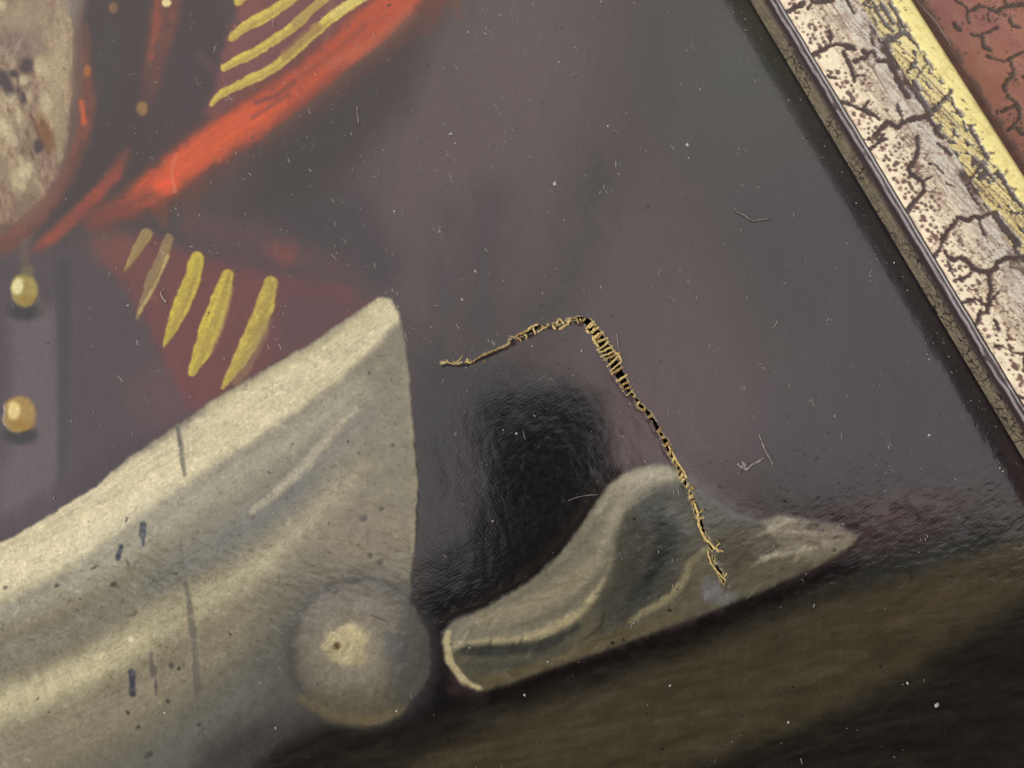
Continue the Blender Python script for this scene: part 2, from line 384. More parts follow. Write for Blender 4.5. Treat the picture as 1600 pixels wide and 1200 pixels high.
    P([(-170, 1380), (-60, 1300), (100, 1215), (200, 1165), (300, 1090), (400, 1010), (500, 960), (660, 900), (680, 1380)], D(106, 104, 97), 44, 6, .95)
    P([(200, 1360), (280, 1220), (360, 1140), (440, 1080), (520, 1010), (680, 940), (700, 1360)], D(72, 71, 69), 44, 6, .9)
    B(560, 860, 90, 70, U(142, 133, 117), -30, .8, 0, .6)
    Y([(636, 520), (643, 640), (650, 740), (646, 860)], 10, U(160, 152, 130), 5, 2, .5)
    R.C[w] = keep[w] * (1 - cm[..., None]) + R.C[w] * cm[..., None]
    w = R.win([(-170, 460), (740, 1330)], 3)
    g = fbm(u[w], v[w], 7, 2, 61, 15, 1.5) * 5 + fbm(u[w], v[w], 16, 2, 62) * 4 - 20 * sm(.75, 1.1, fbm(u[w], v[w], 6, 2, 63))
    R.C[w] += (g * cm * np.clip((v[w] * -1 + 1300 - .0 * u[w]) / 300, .25, 1))[..., None] * np.array([1, 1, .95])
    R.h[w] += .018 * fbm(u[w], v[w], 8, 3, 64, 20, 2) * cm
    # marks on the cuff
    bl = U(84, 86, 96)
    Y([(224, 820), (223, 836), (224, 852)], [10, 11, 3], bl, 2, 1, .95)
    Y([(190, 854), (184, 872)], 7, bl, 2, 1, .9)
    Y([(206, 1050), (208, 1084)], 10, bl, 2.5, 1, .9)
    Y([(278, 666), (283, 700), (288, 742)], [8, 9, 6], U(128, 124, 110), 2, 1, .85)
    Y([(276, 666), (284, 704)], 3, U(84, 84, 80), 1.5, 1, .6)
    Y([(290, 912), (298, 960), (303, 1000), (306, 1040), (309, 1090)], [6, 10, 8, 11, 8], U(114, 112, 107), 3, 2, .8, .25)
    Y([(236, 1022), (238, 1056)], 6, U(110, 105, 103), 2, 1.5, .75)
    Y([(243, 1040), (244, 1086)], 4, U(106, 100, 99), 2, 1.5, .75)
    Y([(283, 846), (285, 880)], 4, U(116, 112, 104), 2, 1, .7)
    for x, y, a, b in ((178, 913, 6, 4), (89, 915, 4, 3), (8, 918, 4, 3), (200, 880, 2, 6), (268, 1040, 4, 5), (262, 1096, 4, 4), (216, 1136, 4, 3), (232, 1180, 8, 4), (310, 1132, 3, 3), (146, 887, 6, 2), (614, 695, 3, 3), (578, 868, 4, 4), (560, 851, 2, 2), (596, 795, 4, 3), (568, 810, 6, 5), (594, 878, 5, 4), (458, 694, 4, 2), (200, 1113, 3, 4)):
        B(x, y, a, b, U(92, 88, 84), -30, .5, .2, .8)
    B(205, 999, 5, 5, U(250, 240, 216), 0, .3, .3, .9, 0, .02)
    # ---- ledge and the darkness under it
    P([(560, 1120), (650, 1138), (760, 1090), (900, 1050), (1060, 992), (1200, 936), (1340, 884), (1480, 850), (1720, 770), (1720, 1330), (400, 1330), (400, 1200), (470, 1130)], D(42, 40, 36), 22, 5, 1, 0, 0, LEDGE)
    P([(640, 1190), (760, 1134), (900, 1086), (1060, 1026), (1200, 968), (1340, 914), (1480, 872), (1720, 784), (1720, 880), (1600, 936), (1500, 1000), (1430, 1050), (1330, 1100), (1200, 1156), (1060, 1206), (800, 1330), (500, 1330)], D(73, 66, 52), 24, 5, .95, .1)
    B(1450, 940, 150, 26, D(74, 66, 52), -22, .8, 0, .7)
    P([(1340, 880), (1500, 836), (1620, 800), (1620, 836), (1500, 872), (1340, 916)], D(52, 54, 54), 16, 6, .6, .3)
    Y([(330, 1190), (420, 1150), (480, 1120)], 40, D(62, 61, 60), 26, 5, .6)
    # brush marks of the ledge, all along its run
    w = R.win([(0, 780), (1720, 1330)], 2)
    lm = (R.id[w] == LEDGE)
    g = fbm(u[w], v[w], 8, 3, 71, -22, 5) * 6 + fbm(u[w], v[w], 26, 2, 72, -22, 3) * 5
    R.C[w] += (g * lm)[..., None] * np.array([1, .96, .9])
    R.h[w] += .006 * fbm(u[w], v[w], 6, 3, 73, -22, 3) * lm
    # ---- round knob
    B(470, 1010, 60, 110, D(96, 94, 88), 12, .8, .05, .7)
    B(560, 920, 90, 40, D(110, 106, 96), -10, .8, .05, .6)
    B(568, 1020, 116, 118, D(72, 71, 70), 0, .2, .03, .75)
    B(566, 1020, 104, 108, D(124, 118, 106), 0, .07, .05, 1, 0, .02, KNOB)
    w = R.win([(566, 1020)], 112)
    km = (R.id[w] == KNOB).astype(float)
    R.put(w, km * sm(20, 95, (u[w] - 566) * .75 + (v[w] - 1020) * .35) * .75, D(86, 85, 81))
    R.put(w, km * sm(25, 95, v[w] - 1020) * .75, D(104, 95, 72))
    R.put(w, km * sm(10, 90, -(v[w] - 1020)) * .35, D(136, 131, 122))
    R.C[w] += (km * (fbm(u[w], v[w], 9, 3, 81) * 9))[..., None]
    rr_ = np.sqrt(((u[w] - 552) / 104) ** 2 + ((v[w] - 1008) / 108) ** 2)
    R.put(w, km * sm(.55, 1.1, rr_) * .5, D(80, 78, 72))
    R.put(w, km * sm(.6, .1, rr_) * .35, D(146, 139, 121))
    B(616, 1008, 15, 26, D(100, 102, 106), -28, .6, .1, .7)
    B(600, 965, 22, 14, D(132, 122, 112), 20, .7, .1, .6)
    B(545, 1006, 60, 52, D(140, 133, 115), 20, .6, .1, .6)
    B(545, 1008, 36, 32, D(160, 150, 122), 20, .5, .2, .85, .3)
    B(644, 1030, 34, 80, D(70, 69, 68), 0, .8, .1, .4)
    B(500, 970, 34, 26, D(132, 127, 117), -40, .8, .1, .5)
    B(540, 1000, 28, 23, D(200, 187, 147), 20, .4, .35, .9, .35, .02)
    B(552, 1014, 22, 22, D(188, 175, 138), 60, .45, .35, .75, .35, .015)
    Y([(508, 1010), (520, 996), (534, 985), (552, 984), (560, 997)], [9, 13, 11, 12, 6], D(204, 190, 147), 4, 3, .75, .35, .02)
    Y([(518, 1024), (532, 1032), (546, 1026)], [8, 11, 7], D(190, 177, 138), 4, 3, .7, .35, .015)
    Y([(562, 1004), (572, 1000)], [9, 4], D(182, 168, 132), 3, 2, .6)
    Y([(536, 1020), (544, 1008), (540, 998)], 5, D(146, 134, 106), 3, 2, .6)
    Y([(556, 1026), (566, 1034)], 10, D(160, 148, 116), 5, 3, .5)
    B(526, 1009, 5, 6, D(86, 68, 50), 30, .5, .2, .95)
    Y([(470, 1090), (520, 1120), (570, 1128), (620, 1112)], 16, D(116, 104, 78), 7, 3, .6)
    # ---- curling scroll
    scr = [(690, 990), (702, 974), (762, 948), (830, 906), (880, 860), (918, 804), (948, 758), (985, 733), (1030, 722), (1066, 732), (1098, 772), (1150, 806), (1185, 814), (1215, 806), (1262, 811), (1312, 822), (1342, 838), (1334, 852), (1282, 882), (1180, 930), (1062, 974), (960, 1012), (860, 1046), (792, 1072), (746, 1082), (716, 1062), (697, 1032)]
    Y([(690, 970), (760, 935), (830, 890), (900, 810), (940, 750)], 14, D(52, 46, 43), 9, 4, .45)
    P(scr, D(92, 88, 74), 5, 2, 1, 0, .025, SCROLL)
    w = R.win(scr, 10)
    sc = sm(5, -5, R.polyd(w, scr) + R.wob[w] * 2)
    keep = R.C.copy()
    P([(690, 990), (702, 974), (762, 948), (830, 906), (880, 860), (918, 804), (948, 758), (985, 733), (1030, 722), (1064, 732), (1072, 760), (1040, 766), (1004, 778), (976, 806), (962, 846), (956, 886), (936, 926), (892, 966), (832, 996), (760, 1004), (712, 1012)], D(130, 125, 108), 7, 2, .96, .1)
    Y([(1040, 740), (1000, 752), (968, 784), (950, 830), (930, 880)], [22, 26, 20, 14, 8], D(158, 151, 129), 9, 3, .8, .2)
    Y([(965, 830), (935, 900), (880, 950), (800, 980)], [6, 12, 12, 6], D(104, 99, 84), 7, 3, .6)
    Y([(880, 880), (820, 925), (750, 960)], 9, D(108, 102, 88), 6, 3, .5)
    Y([(960, 770), (925, 830), (890, 876), (840, 914)], 10, D(112, 105, 90), 6, 3, .5)
    Y([(930, 880), (880, 920), (820, 950), (750, 970)], [20, 30, 30, 20], D(150, 142, 118), 12, 3, .7)
    P([(1066, 756), (1090, 800), (1098, 860), (1060, 920), (1000, 960), (940, 1000), (930, 950), (962, 890), (970, 830), (990, 796), (1030, 772)], D(76, 74, 66), 12, 4, .85)
    Y([(1010, 800), (1040, 800), (1070, 830)], 26, D(100, 100, 96), 12, 4, .7)
    Y([(1046, 830), (1040, 870), (1010, 920), (970, 956)], [34, 30, 22, 12], D(58, 60, 58), 12, 4, .75)
    Y([(985, 830), (975, 880), (950, 930)], 16, D(104, 98, 80), 8, 3, .5)
    Y([(936, 800), (962, 762), (1000, 742), (1040, 740), (1064, 752)], [10, 18, 22, 20, 10], D(172, 165, 143), 9, 2, .8, .15)
    Y([(1062, 760), (1030, 776), (1004, 806), (990, 850), (976, 896), (950, 936)], [10, 26, 34, 34, 26, 12], D(60, 60, 55), 16, 3, .7)
    Y([(1030, 800), (1034, 840), (1018, 888), (986, 930)], [16, 26, 22, 8], D(46, 47, 45), 12, 3, .7)
    Y([(1080, 800), (1086, 840), (1070, 880)], 16, D(96, 92, 78), 9, 3, .6)
    Y([(714, 1009), (770, 1003), (830, 994), (880, 974), (916, 946), (944, 906)], [9, 12, 14, 14, 11, 6], D(186, 173, 134), 6, 2, .8, .2, .02)
    Y([(700, 990), (696, 1012), (706, 1040), (726, 1066), (750, 1076)], [10, 15, 15, 15, 9], D(192, 177, 138), 3, 2, .95, .1, .03)
    Y([(728, 1016), (780, 1016), (850, 1008), (900, 980)], [16, 18, 16, 8], D(60, 61, 58), 6, 3, .85)
    Y([(738, 1040), (800, 1040), (880, 1016)], 16, D(74, 74, 68), 8, 3, .6)
    Y([(760, 1068), (860, 1036), (960, 1000), (1060, 962)], 16, D(100, 90, 66), 8, 3, .7)
    Y([(1106, 858), (1082, 880), (1064, 912), (1040, 938), (1004, 958), (984, 972)], [10, 15, 14, 12, 10, 6], D(150, 142, 110), 4, 2.5, .9, .25, .02)
    Y([(1100, 880), (1090, 920), (1050, 956)], 30, D(98, 92, 76), 14, 4, .5)
    P([(1190, 816), (1216, 806), (1262, 811), (1312, 822), (1342, 838), (1334, 852), (1296, 868), (1250, 874), (1216, 850)], D(160, 154, 134), 7, 4, .85, .25)
    for a in ([(1170, 842), (1200, 830), (1240, 812)], [(1172, 886), (1210, 866), (1260, 846)], [(1190, 872), (1250, 862), (1310, 842)], [(1220, 830), (1270, 834), (1320, 836)], [(1240, 880), (1250, 862), (1262, 850)]):
        Y(a, [4, 8, 6], D(178, 170, 146), 3, 2, .7, .3, .015)
    Y([(1180, 862), (1230, 842), (1280, 850)], 9, D(96, 90, 74), 5, 3, .6)
    Y([(1160, 906), (1230, 880), (1300, 866)], 16, D(104, 96, 76), 8, 3, .6)
    B(1150, 855, 34, 40, D(80, 75, 62), 0, .5, .1, .75)
    B(1112, 922, 16, 20, D(120, 117, 122), -20, .5, .15, .8)
    B(1136, 936, 18, 9, D(118, 114, 116), -20, .5, .2, .7)
    R.C[w] = keep[w] * (1 - sc[..., None]) + R.C[w] * sc[..., None]
    R.C[w] += (sc * (fbm(u[w], v[w], 7, 3, 91, -40, 2) * 7))[..., None]
    R.h[w] += .007 * fbm(u[w], v[w], 9, 3, 92, -45, 3) * sc
    P([(1060, 716), (1110, 760), (1190, 800), (1180, 830), (1120, 830), (1092, 800)], D(96, 92, 90), 18, 6, .8, .2)
    Y([(770, 1090), (900, 1044), (1060, 990), (1200, 934), (1335, 880)], 20, D(27, 26, 25), 8, 4, .85, .2)
    # ---- rubbed maroon passage at the right
    w = R.win([(1180, 740), (1560, 860)], 20)
    mm = np.exp(-(((u[w] - 1390) / 130) ** 2 + ((v[w] - (800 - (u[w] - 1390) * .2)) / 34) ** 2))
    R.put(w, mm * .75, U(96, 84, 82))
    R.put(w, mm * sm(.1, .5, fbm(u[w], v[w], 11, 3, 95, -20, 2)) * .7, U(70, 60, 58))
    # ---- single strokes of the brush
    S_ = R.scatter
    S_(COAT, 260, (-160, 1500, -120, 900), 82, 14, (60, 150), (10, 30), 3.5, .5, 501, 9, 0, (1, .9, .92))
    S_(FIGURE, 420, (-160, 120, -120, 360), 72, 22, (8, 30), (2.5, 8), 20, .6, 502, 1.6, .02, (1, .97, .85))
    S_(CUFF, 420, (-160, 650, 460, 1320), -33, 14, (20, 60), (5, 16), 6, .35, 503, 4, .004)
    S_(SCROLL, 260, (690, 1340, 720, 1080), -42, 20, (16, 60), (2, 7), 15, .6, 504, 2, .01)
    S_(KNOB, 150, (460, 680, 910, 1130), 20, 50, (8, 26), (4, 10), 8, .45, 505, 2.5, .01)
    S_(LEDGE, 260, (200, 1700, 780, 1320), -23, 6, (40, 130), (4, 14), 5, .45, 506, 3, .01, (1, .95, .85))
    S_(SASH, 120, (150, 720, -80, 350), -37, 7, (24, 80), (4, 11), 9, .4, 507, 3, .004, (1, .7, .6))
    S_(LAPEL, 90, (140, 600, 360, 640), 62, 14, (20, 50), (5, 14), 6, .45, 508, 4, 0, (1, .8, .8))
    S_(TRIM, 90, (-60, 300, -60, 420), 70, 25, (10, 30), (2, 6), 12, .5, 509, 1.5, .005, (1, .7, .6))
    for k in range(9): S_(BRAID + k, 60, (180, 620, -60, 620), -38 if k < 4 else -68, 10, (8, 26), (1.5, 4.5), 14, .6, 520 + k, 1.2, .02, (1, .95, .6))
    # ---- pits, worn specks, general grain
    rnd = random.Random(4)
    for k in range(230):
        x = rnd.uniform(-150, 1600); y = rnd.uniform(-100, 1250)
        if rnd.random() < .35: x = rnd.gauss(1330, 130); y = rnd.gauss(740, 50)
        B(x, y, rnd.uniform(1.2, 3.6), rnd.uniform(1, 2.4), U(58, 54, 54), rnd.uniform(0, 180), .6, .2, rnd.uniform(.25, .7), 0, -.02)
    lum = R.C.mean(2)
    grain = fbm(u, v, 2.9, 2, 41) * 1.7 + fbm(u, v, 5, 2, 42, 84, 5) * 1.2
    R.C += (grain * (0.6 + lum / 100))[..., None]
    pin = sm(.62, .95, fbm(u, v, 3.6, 1, 43, 30)) * sm(70, 150, lum)
    R.C *= (1 - .06 * pin)[..., None]
    lite = sm(.7, 1.0, fbm(u, v, 4.4, 1, 44, 50)) * sm(70, 150, lum)
    R.C *= (1 + .07 * lite)[..., None]
    R.C = np.clip(R.C, 3, 255)
    # bristles drag the wet edges
    du = .6 * fbm(u, v, 5, 2, 401, 60, 3); dv = .6 * fbm(u, v, 5, 2, 403, 60, 3)
    R.C = R.sample(R.C, u + du, v + dv)
    p = np.pad(R.C, ((1, 1), (1, 1), (0, 0)), mode='edge')
    bl = sum(p[a:a + R.H, b:b + R.W] for a in range(3) for b in range(3)) / 9
    R.C = np.clip(R.C + .7 * (R.C - bl), 3, 252)
    # ---- relief: gently uneven cloth, brush ridges, weave
    R.h += .016 * fbm(u, v, 70, 2, 51) * 1.2 + .0075 * fbm(u, v, 15, 3, 52, 60, 2.2)
    rough = np.exp(-(((u - 900) / 170) ** 2 + ((v - 720) / 130) ** 2)) + .8 * sm(760, 900, v + .22 * (u - 1000)) + .8 * sm(125, 50, 1172 + .597 * v - u)
    R.h += np.clip(rough, 0, 1.3) * (.008 * fbm(u, v, 5.5, 3, 53, -28, 2.2) + .011 * fbm(u, v, 16, 3, 56, 65, 1.8) + .008 * fbm(u, v, 30, 2, 54))
    R.h += .0016 * (np.sin(2 * math.pi * (u * .5 + v * .866) / 5.6 + 1.2 * R.wob) + np.sin(2 * math.pi * (u * .866 - v * .5) / 5.6 + 1.2 * R.wob2))
    R.g = np.clip(.5 + .5 * fbm(u, v, 60, 3, 55), 0, 1)
    return R

# the tear: centre line with the opening's width, in photo positions
TEAR = [(690, 567, -1.5), (715, 568, -.5), (740, 562, -.8), (790, 540, -1.5), (801, 532, 3.5), (806, 528, 0), (828, 519, 5), (833, 516, 7), (841, 510, 3), (850, 508, -1), (866, 507, 0), (875, 503, 6), (880, 501, 1), (892, 499, 2), (903, 498, 7), (917, 502, 10), (932, 520, 17), (945, 545, 19), (955, 560, 19), (965, 580, 17), (975, 598, 14), (983, 612, 9), (993, 622, 4), (1000, 633, 6), (1008, 640, 3), (1015, 650, 8), (1022, 658, 4), (1028, 671, 8), (1034, 680, 5), (1040, 690, 7), (1045, 702, 9), (1055, 720, 6), (1068, 752, 7), (1076, 762, 3), (1082, 779, 6), (1090, 800, 8), (1100, 835, 3), (1111, 855, 3), (1116, 878, 3), (1128, 902, 7), (1136, 920, 2)]

def tear_distance(R):
    pts = [(a, b) for a, b, c in TEAR]
    w = R.win(pts, 16)
    p = np.asarray(pts, float); wid = [c for a, b, c in TEAR]
    d = np.full(R.u.shape, 99.0)
    dd, al, sd = R.pathd(w, p, [q * .85 for q in wid])
    d[w] = dd + R.wob[w] * 1.3 + R.fine[w] * .9
    return d

# ------------------------------------------------------------------ crackle of the frame (traced breaks, photo positions)
CRACKS = [
    ([(1229, 19), (1242, 13), (1257, 4)], 9), ([(1263, 12), (1270, 4), (1284, 2), (1302, 1)], 8), ([(1270, 4), (1266, -14), (1280, -30)], 8),
    ([(1270, 85), (1283, 79), (1296, 72), (1308, 68), (1318, 70), (1334, 75)], 9), ([(1299, 68), (1297, 48)], 7),
    ([(1319, 82), (1326, 96), (1331, 108), (1337, 123)], 8), ([(1335, 116), (1352, 118)], 4), ([(1293, 119), (1307, 122)], 6),
    ([(1336, 95), (1345, 92), (1356, 88), (1350, 80)], 9), ([(1358, 82), (1366, 81), (1370, 94), (1388, 96)], 8),
    ([(1384, 62), (1390, 82), (1394, 104), (1404, 124), (1412, 140), (1420, 150)], 13), ([(1385, 66), (1400, 58), (1411, 50), (1420, 53)], 11),
    ([(1322, -4), (1330, 11), (1334, 21)], 6), ([(1362, 40), (1372, 58), (1378, 66)], 4), ([(1366, 70), (1362, 60)], 4),
    ([(1384, -10), (1394, 10), (1402, 20), (1408, 35), (1416, 48), (1424, 56), (1432, 68), (1440, 82), (1449, 95)], 5), ([(1450, 98), (1440, 112), (1434, 120)], 4),
    ([(1368, 10), (1374, 22), (1384, 38), (1396, 48)], 7), ([(1378, 6), (1388, 20), (1394, 34)], 8), ([(1360, 18), (1370, 36)], 4),
    ([(1315, 158), (1325, 162), (1336, 166), (1346, 170), (1358, 174), (1368, 180), (1374, 185)], 8), ([(1350, 169), (1354, 162), (1359, 157)], 5),
    ([(1370, 209), (1379, 198), (1388, 190), (1394, 193), (1403, 199), (1410, 192), (1420, 188), (1430, 184), (1442, 182), (1452, 180)], 11),
    ([(1348, 219), (1360, 216), (1368, 219), (1377, 216), (1383, 210)], 5), ([(1360, 232), (1370, 224), (1383, 217)], 9), ([(1404, 196), (1411, 184), (1407, 174), (1403, 164)], 5),
    ([(1430, 130), (1436, 150), (1448, 166), (1452, 180)], 14), ([(1452, 180), (1460, 172), (1470, 160), (1482, 150), (1486, 142)], 10), ([(1486, 150), (1490, 164), (1498, 174), (1502, 182)], 7), ([(1506, 190), (1510, 204), (1520, 196)], 6), ([(1516, 200), (1526, 216), (1534, 230), (1544, 246)], 7),
    ([(1452, 186), (1462, 196), (1466, 208), (1474, 214)], 9), ([(1466, 224), (1476, 232), (1486, 240)], 6),
    ([(1435, 214), (1434, 228), (1434, 238), (1430, 250), (1421, 263), (1424, 272), (1434, 278), (1443, 285), (1446, 298), (1437, 306), (1428, 316), (1418, 330)], 9), ([(1443, 284), (1456, 275)], 5),
    ([(1452, 256), (1460, 255), (1468, 263), (1475, 270)], 4), ([(1479, 286), (1493, 292)], 3),
    ([(1462, 400), (1470, 388), (1474, 375), (1479, 363), (1490, 353), (1498, 339), (1506, 342), (1513, 344), (1522, 338), (1532, 340), (1542, 336), (1553, 332)], 9), ([(1530, 340), (1534, 356), (1539, 366)], 6),
    ([(1536, 256), (1528, 266), (1521, 277), (1512, 290), (1517, 301), (1523, 309), (1529, 318)], 6), ([(1536, 256), (1546, 270), (1553, 280)], 8), ([(1560, 268), (1570, 284), (1580, 302), (1588, 312), (1600, 326)], 8), ([(1556, 334), (1566, 350), (1578, 364), (1592, 380)], 16), ([(1540, 320), (1548, 330)], 5),
    ([(1478, 394), (1484, 404), (1492, 406), (1502, 402), (1510, 406), (1518, 414), (1524, 422), (1536, 424), (1548, 426), (1556, 419), (1560, 410), (1570, 405), (1582, 402), (1604, 402), (1640, 396)], 9),
    ([(1481, 406), (1487, 424), (1494, 436), (1504, 436), (1514, 430), (1524, 424)], 6), ([(1546, 428), (1546, 440), (1550, 452), (1548, 464), (1546, 476), (1544, 488)], 10), ([(1503, 474), (1516, 469), (1524, 466), (1534, 470), (1543, 477)], 6), ([(1549, 467), (1556, 463), (1561, 456)], 6), ([(1532, 488), (1530, 500), (1526, 506)], 10), ([(1554, 498), (1562, 514)], 6),
    ([(1556, 542), (1566, 541), (1576, 546), (1583, 552), (1602, 552), (1640, 540)], 6), ([(1588, 619), (1602, 622), (1630, 612)], 6), ([(1602, 552), (1604, 580), (1616, 600)], 7),
    ([(1240, -40), (1256, -52), (1280, -56), (1300, -70)], 9), ([(1630, 700), (1650, 690), (1690, 690)], 8), ([(1620, 480), (1650, 470), (1680, 480)], 9), ([(1640, 396), (1650, 430), (1650, 470)], 9), ([(1690, 560), (1660, 590), (1650, 630), (1660, 690)], 9)]
RED_CRACKS = [
    ([(1488, -20), (1495, 0), (1505, 6), (1513, 14), (1515, 34)], 6), ([(1515, 18), (1524, 14), (1532, 8), (1546, 12), (1560, 17), (1574, 9), (1602, 6), (1660, -6)], 7),
    ([(1519, 54), (1534, 55), (1546, 50), (1560, 42)], 6), ([(1538, 58), (1539, 72), (1551, 79)], 6), ([(1544, 87), (1558, 93), (1572, 95), (1582, 89), (1594, 83), (1640, 70)], 6), ([(1580, 94), (1586, 110), (1578, 124), (1570, 134), (1576, 150), (1590, 160)], 7), ([(1545, 24), (1547, 32)], 6), ([(1578, 28), (1584, 40), (1596, 42)], 5),
    ([(1590, 160), (1596, 180), (1586, 196), (1600, 210)], 8), ([(1560, 176), (1574, 170), (1590, 162)], 6), ([(1586, 196), (1576, 204)], 7), ([(1493, 38), (1500, 46)], 9), ([(1600, 120), (1640, 130), (1680, 110)], 7), ([(1602, 210), (1640, 200), (1690, 220)], 7), ([(1640, 130), (1650, 165), (1640, 200)], 6), ([(1540, -60), (1560, -40), (1574, 9)], 6), ([(1660, -6), (1670, 40), (1640, 70)], 6), ([(1620, 300), (1660, 280), (1700, 300)], 7), ([(1640, 200), (1660, 240), (1660, 280)], 6)]

def crack_map():
    F = Raster(1060, 1800, -180, 980, 1.0)
    for lst, ch in ((CRACKS, 0), (RED_CRACKS, 1)):
        for pts, wd in lst:
            col = F.C.copy()
            p = np.asarray(pts, float)
            w = F.win(p, wd + 10)
            d, al, sd = F.pathd(w, p, wd * .84)
            m = sm(1.0, -1.0, d + F.wob[w] * 1.7 + F.fine[w] * 1.5)
            F.C[w + (ch,)] = np.maximum(F.C[w + (ch,)], m)
    return F
# <<< PAINTER

# ------------------------------------------------------------------ materials
def mat_paint(name, rough=0.24, ior=1.55, bump=0.25, scale=900.0, attr="paint", rvar=0.06, coat=0.0, metal=0.0):
    m = bpy.data.materials.new(name); m.use_nodes = True
    nt = m.node_tree; N = nt.nodes; L = nt.links
    b = N["Principled BSDF"]
    a = N.new("ShaderNodeAttribute"); a.attribute_name = attr
    tc = N.new("ShaderNodeTexCoord")
    n1 = N.new("ShaderNodeTexNoise"); n1.inputs["Scale"].default_value = scale; n1.inputs["Detail"].default_value = 4
    n2 = N.new("ShaderNodeTexNoise"); n2.inputs["Scale"].default_value = scale * 3.1; n2.inputs["Detail"].default_value = 3
    L.new(tc.outputs["Object"], n1.inputs["Vector"]); L.new(tc.outputs["Object"], n2.inputs["Vector"])
    mx = N.new("ShaderNodeMix"); mx.data_type = 'RGBA'; mx.blend_type = 'MULTIPLY'; mx.inputs["Factor"].default_value = 0.35
    rp = N.new("ShaderNodeMapRange"); rp.inputs["From Min"].default_value = .3; rp.inputs["From Max"].default_value = .7; rp.inputs["To Min"].default_value = .72; rp.inputs["To Max"].default_value = 1.12
    L.new(n2.outputs["Fac"], rp.inputs["Value"])
    L.new(a.outputs["Color"], mx.inputs["A"]); L.new(rp.outputs["Result"], mx.inputs["B"])
    L.new(mx.outputs["Result"], b.inputs["Base Color"])
    rr = N.new("ShaderNodeMapRange"); rr.inputs["From Min"].default_value = .3; rr.inputs["From Max"].default_value = .7; rr.inputs["To Min"].default_value = rough - rvar; rr.inputs["To Max"].default_value = rough + rvar
    L.new(n1.outputs["Fac"], rr.inputs["Value"]); L.new(rr.outputs["Result"], b.inputs["Roughness"])
    b.inputs["IOR"].default_value = ior
    b.inputs["Metallic"].default_value = metal
    bp = N.new("ShaderNodeBump"); bp.inputs["Strength"].default_value = bump; bp.inputs["Distance"].default_value = 0.00004
    L.new(n2.outputs["Fac"], bp.inputs["Height"]); L.new(bp.outputs["Normal"], b.inputs["Normal"])
    return m

def mat_plain(name, col, rough=0.7, scale=1500.0, var=0.3):
    m = bpy.data.materials.new(name); m.use_nodes = True
    nt = m.node_tree; N = nt.nodes; L = nt.links
    b = N["Principled BSDF"]; tc = N.new("ShaderNodeTexCoord")
    n = N.new("ShaderNodeTexNoise"); n.inputs["Scale"].default_value = scale; n.inputs["Detail"].default_value = 3
    L.new(tc.outputs["Object"], n.inputs["Vector"])
    r = N.new("ShaderNodeValToRGB")
    c = lin(col)
    r.color_ramp.elements[0].position = .3; r.color_ramp.elements[1].position = .7
    r.color_ramp.elements[0].color = (*(c * (1 - var)), 1); r.color_ramp.elements[1].color = (*np.minimum(c * (1 + var), .9), 1)
    L.new(n.outputs["Fac"], r.inputs["Fac"]); L.new(r.outputs["Color"], b.inputs["Base Color"])
    b.inputs["Roughness"].default_value = rough
    return m

M_PAINT = mat_paint("varnished_oil_paint", 0.15, 1.55, 0.22, rvar=0.03)
M_FLAKE = mat_paint("crackled_frame_paint", 0.55, 1.5, 0.35, 700)
M_GILT = mat_paint("gilded_frame_paint", 0.36, 1.6, 0.35, 700)
M_BEAD = mat_paint("glossy_dark_bead_paint", 0.22, 1.6, 0.25, 500)
M_THREAD = mat_plain("raw_linen_thread", (210, 185, 124), .85, 4000)
M_THREAD2 = mat_plain("soiled_linen_thread", (168, 140, 88), .85, 4000)
M_BOARD = mat_plain("dark_backing_board", (38, 30, 24), .9, 300)
M_DUST = mat_plain("pale_dust", (174, 169, 164), .9, 500, .6)
M_LINT = mat_plain("grey_lint", (138, 129, 128), .9, 2500, .4)
M_HAIR = mat_plain("pale_hair", (190, 176, 168), .6, 5000, .2)

# ------------------------------------------------------------------ object helpers
def empty(name, loc, label, cat, group=None):
    o = bpy.data.objects.new(name, None); COL.objects.link(o); o.location = loc
    o.empty_display_size = .01
    o["label"] = label; o["category"] = cat
    if group: o["group"] = group
    return o

def mesh_obj(name, verts, faces, mat, parent=None, cols=None, smooth=True):
    me = bpy.data.meshes.new(name)
    verts = np.asarray(verts, np.float32); faces = np.asarray(faces, np.int32)
    k = faces.shape[1]
    me.vertices.add(len(verts)); me.vertices.foreach_set("co", verts.ravel())
    me.loops.add(faces.size); me.loops.foreach_set("vertex_index", faces.ravel())
    me.polygons.add(len(faces)); me.polygons.foreach_set("loop_start", np.arange(0, faces.size, k, dtype=np.int32))
    me.polygons.foreach_set("loop_total", np.full(len(faces), k, np.int32))
    me.update(calc_edges=True)
    if smooth: me.polygons.foreach_set("use_smooth", np.ones(len(faces), bool))
    if cols is not None:
        at = me.color_attributes.new("paint", 'FLOAT_COLOR', 'POINT')
        c4 = np.ones((len(verts), 4), np.float32); c4[:, :3] = cols
        at.data.foreach_set("color", c4.ravel())
    me.materials.append(mat)
    o = bpy.data.objects.new(name, me); COL.objects.link(o)
    if parent is not None: o.parent = parent
    return o

def sheet_part(name, X, Y, Z, C, facemask, mat, parent):
    """the quads of a regular sheet for which facemask holds, as one mesh"""
    nr, nc = X.shape
    j, i = np.nonzero(facemask)
    q = np.stack([j * nc + i, j * nc + i + 1, (j + 1) * nc + i + 1, (j + 1) * nc + i], 1)
    used, inv = np.unique(q, return_inverse=True)
    v = np.stack([X.ravel()[used], Y.ravel()[used], Z.ravel()[used]], 1)
    return mesh_obj(name, v, inv.reshape(q.shape), mat, parent, C.reshape(-1, 3)[used])

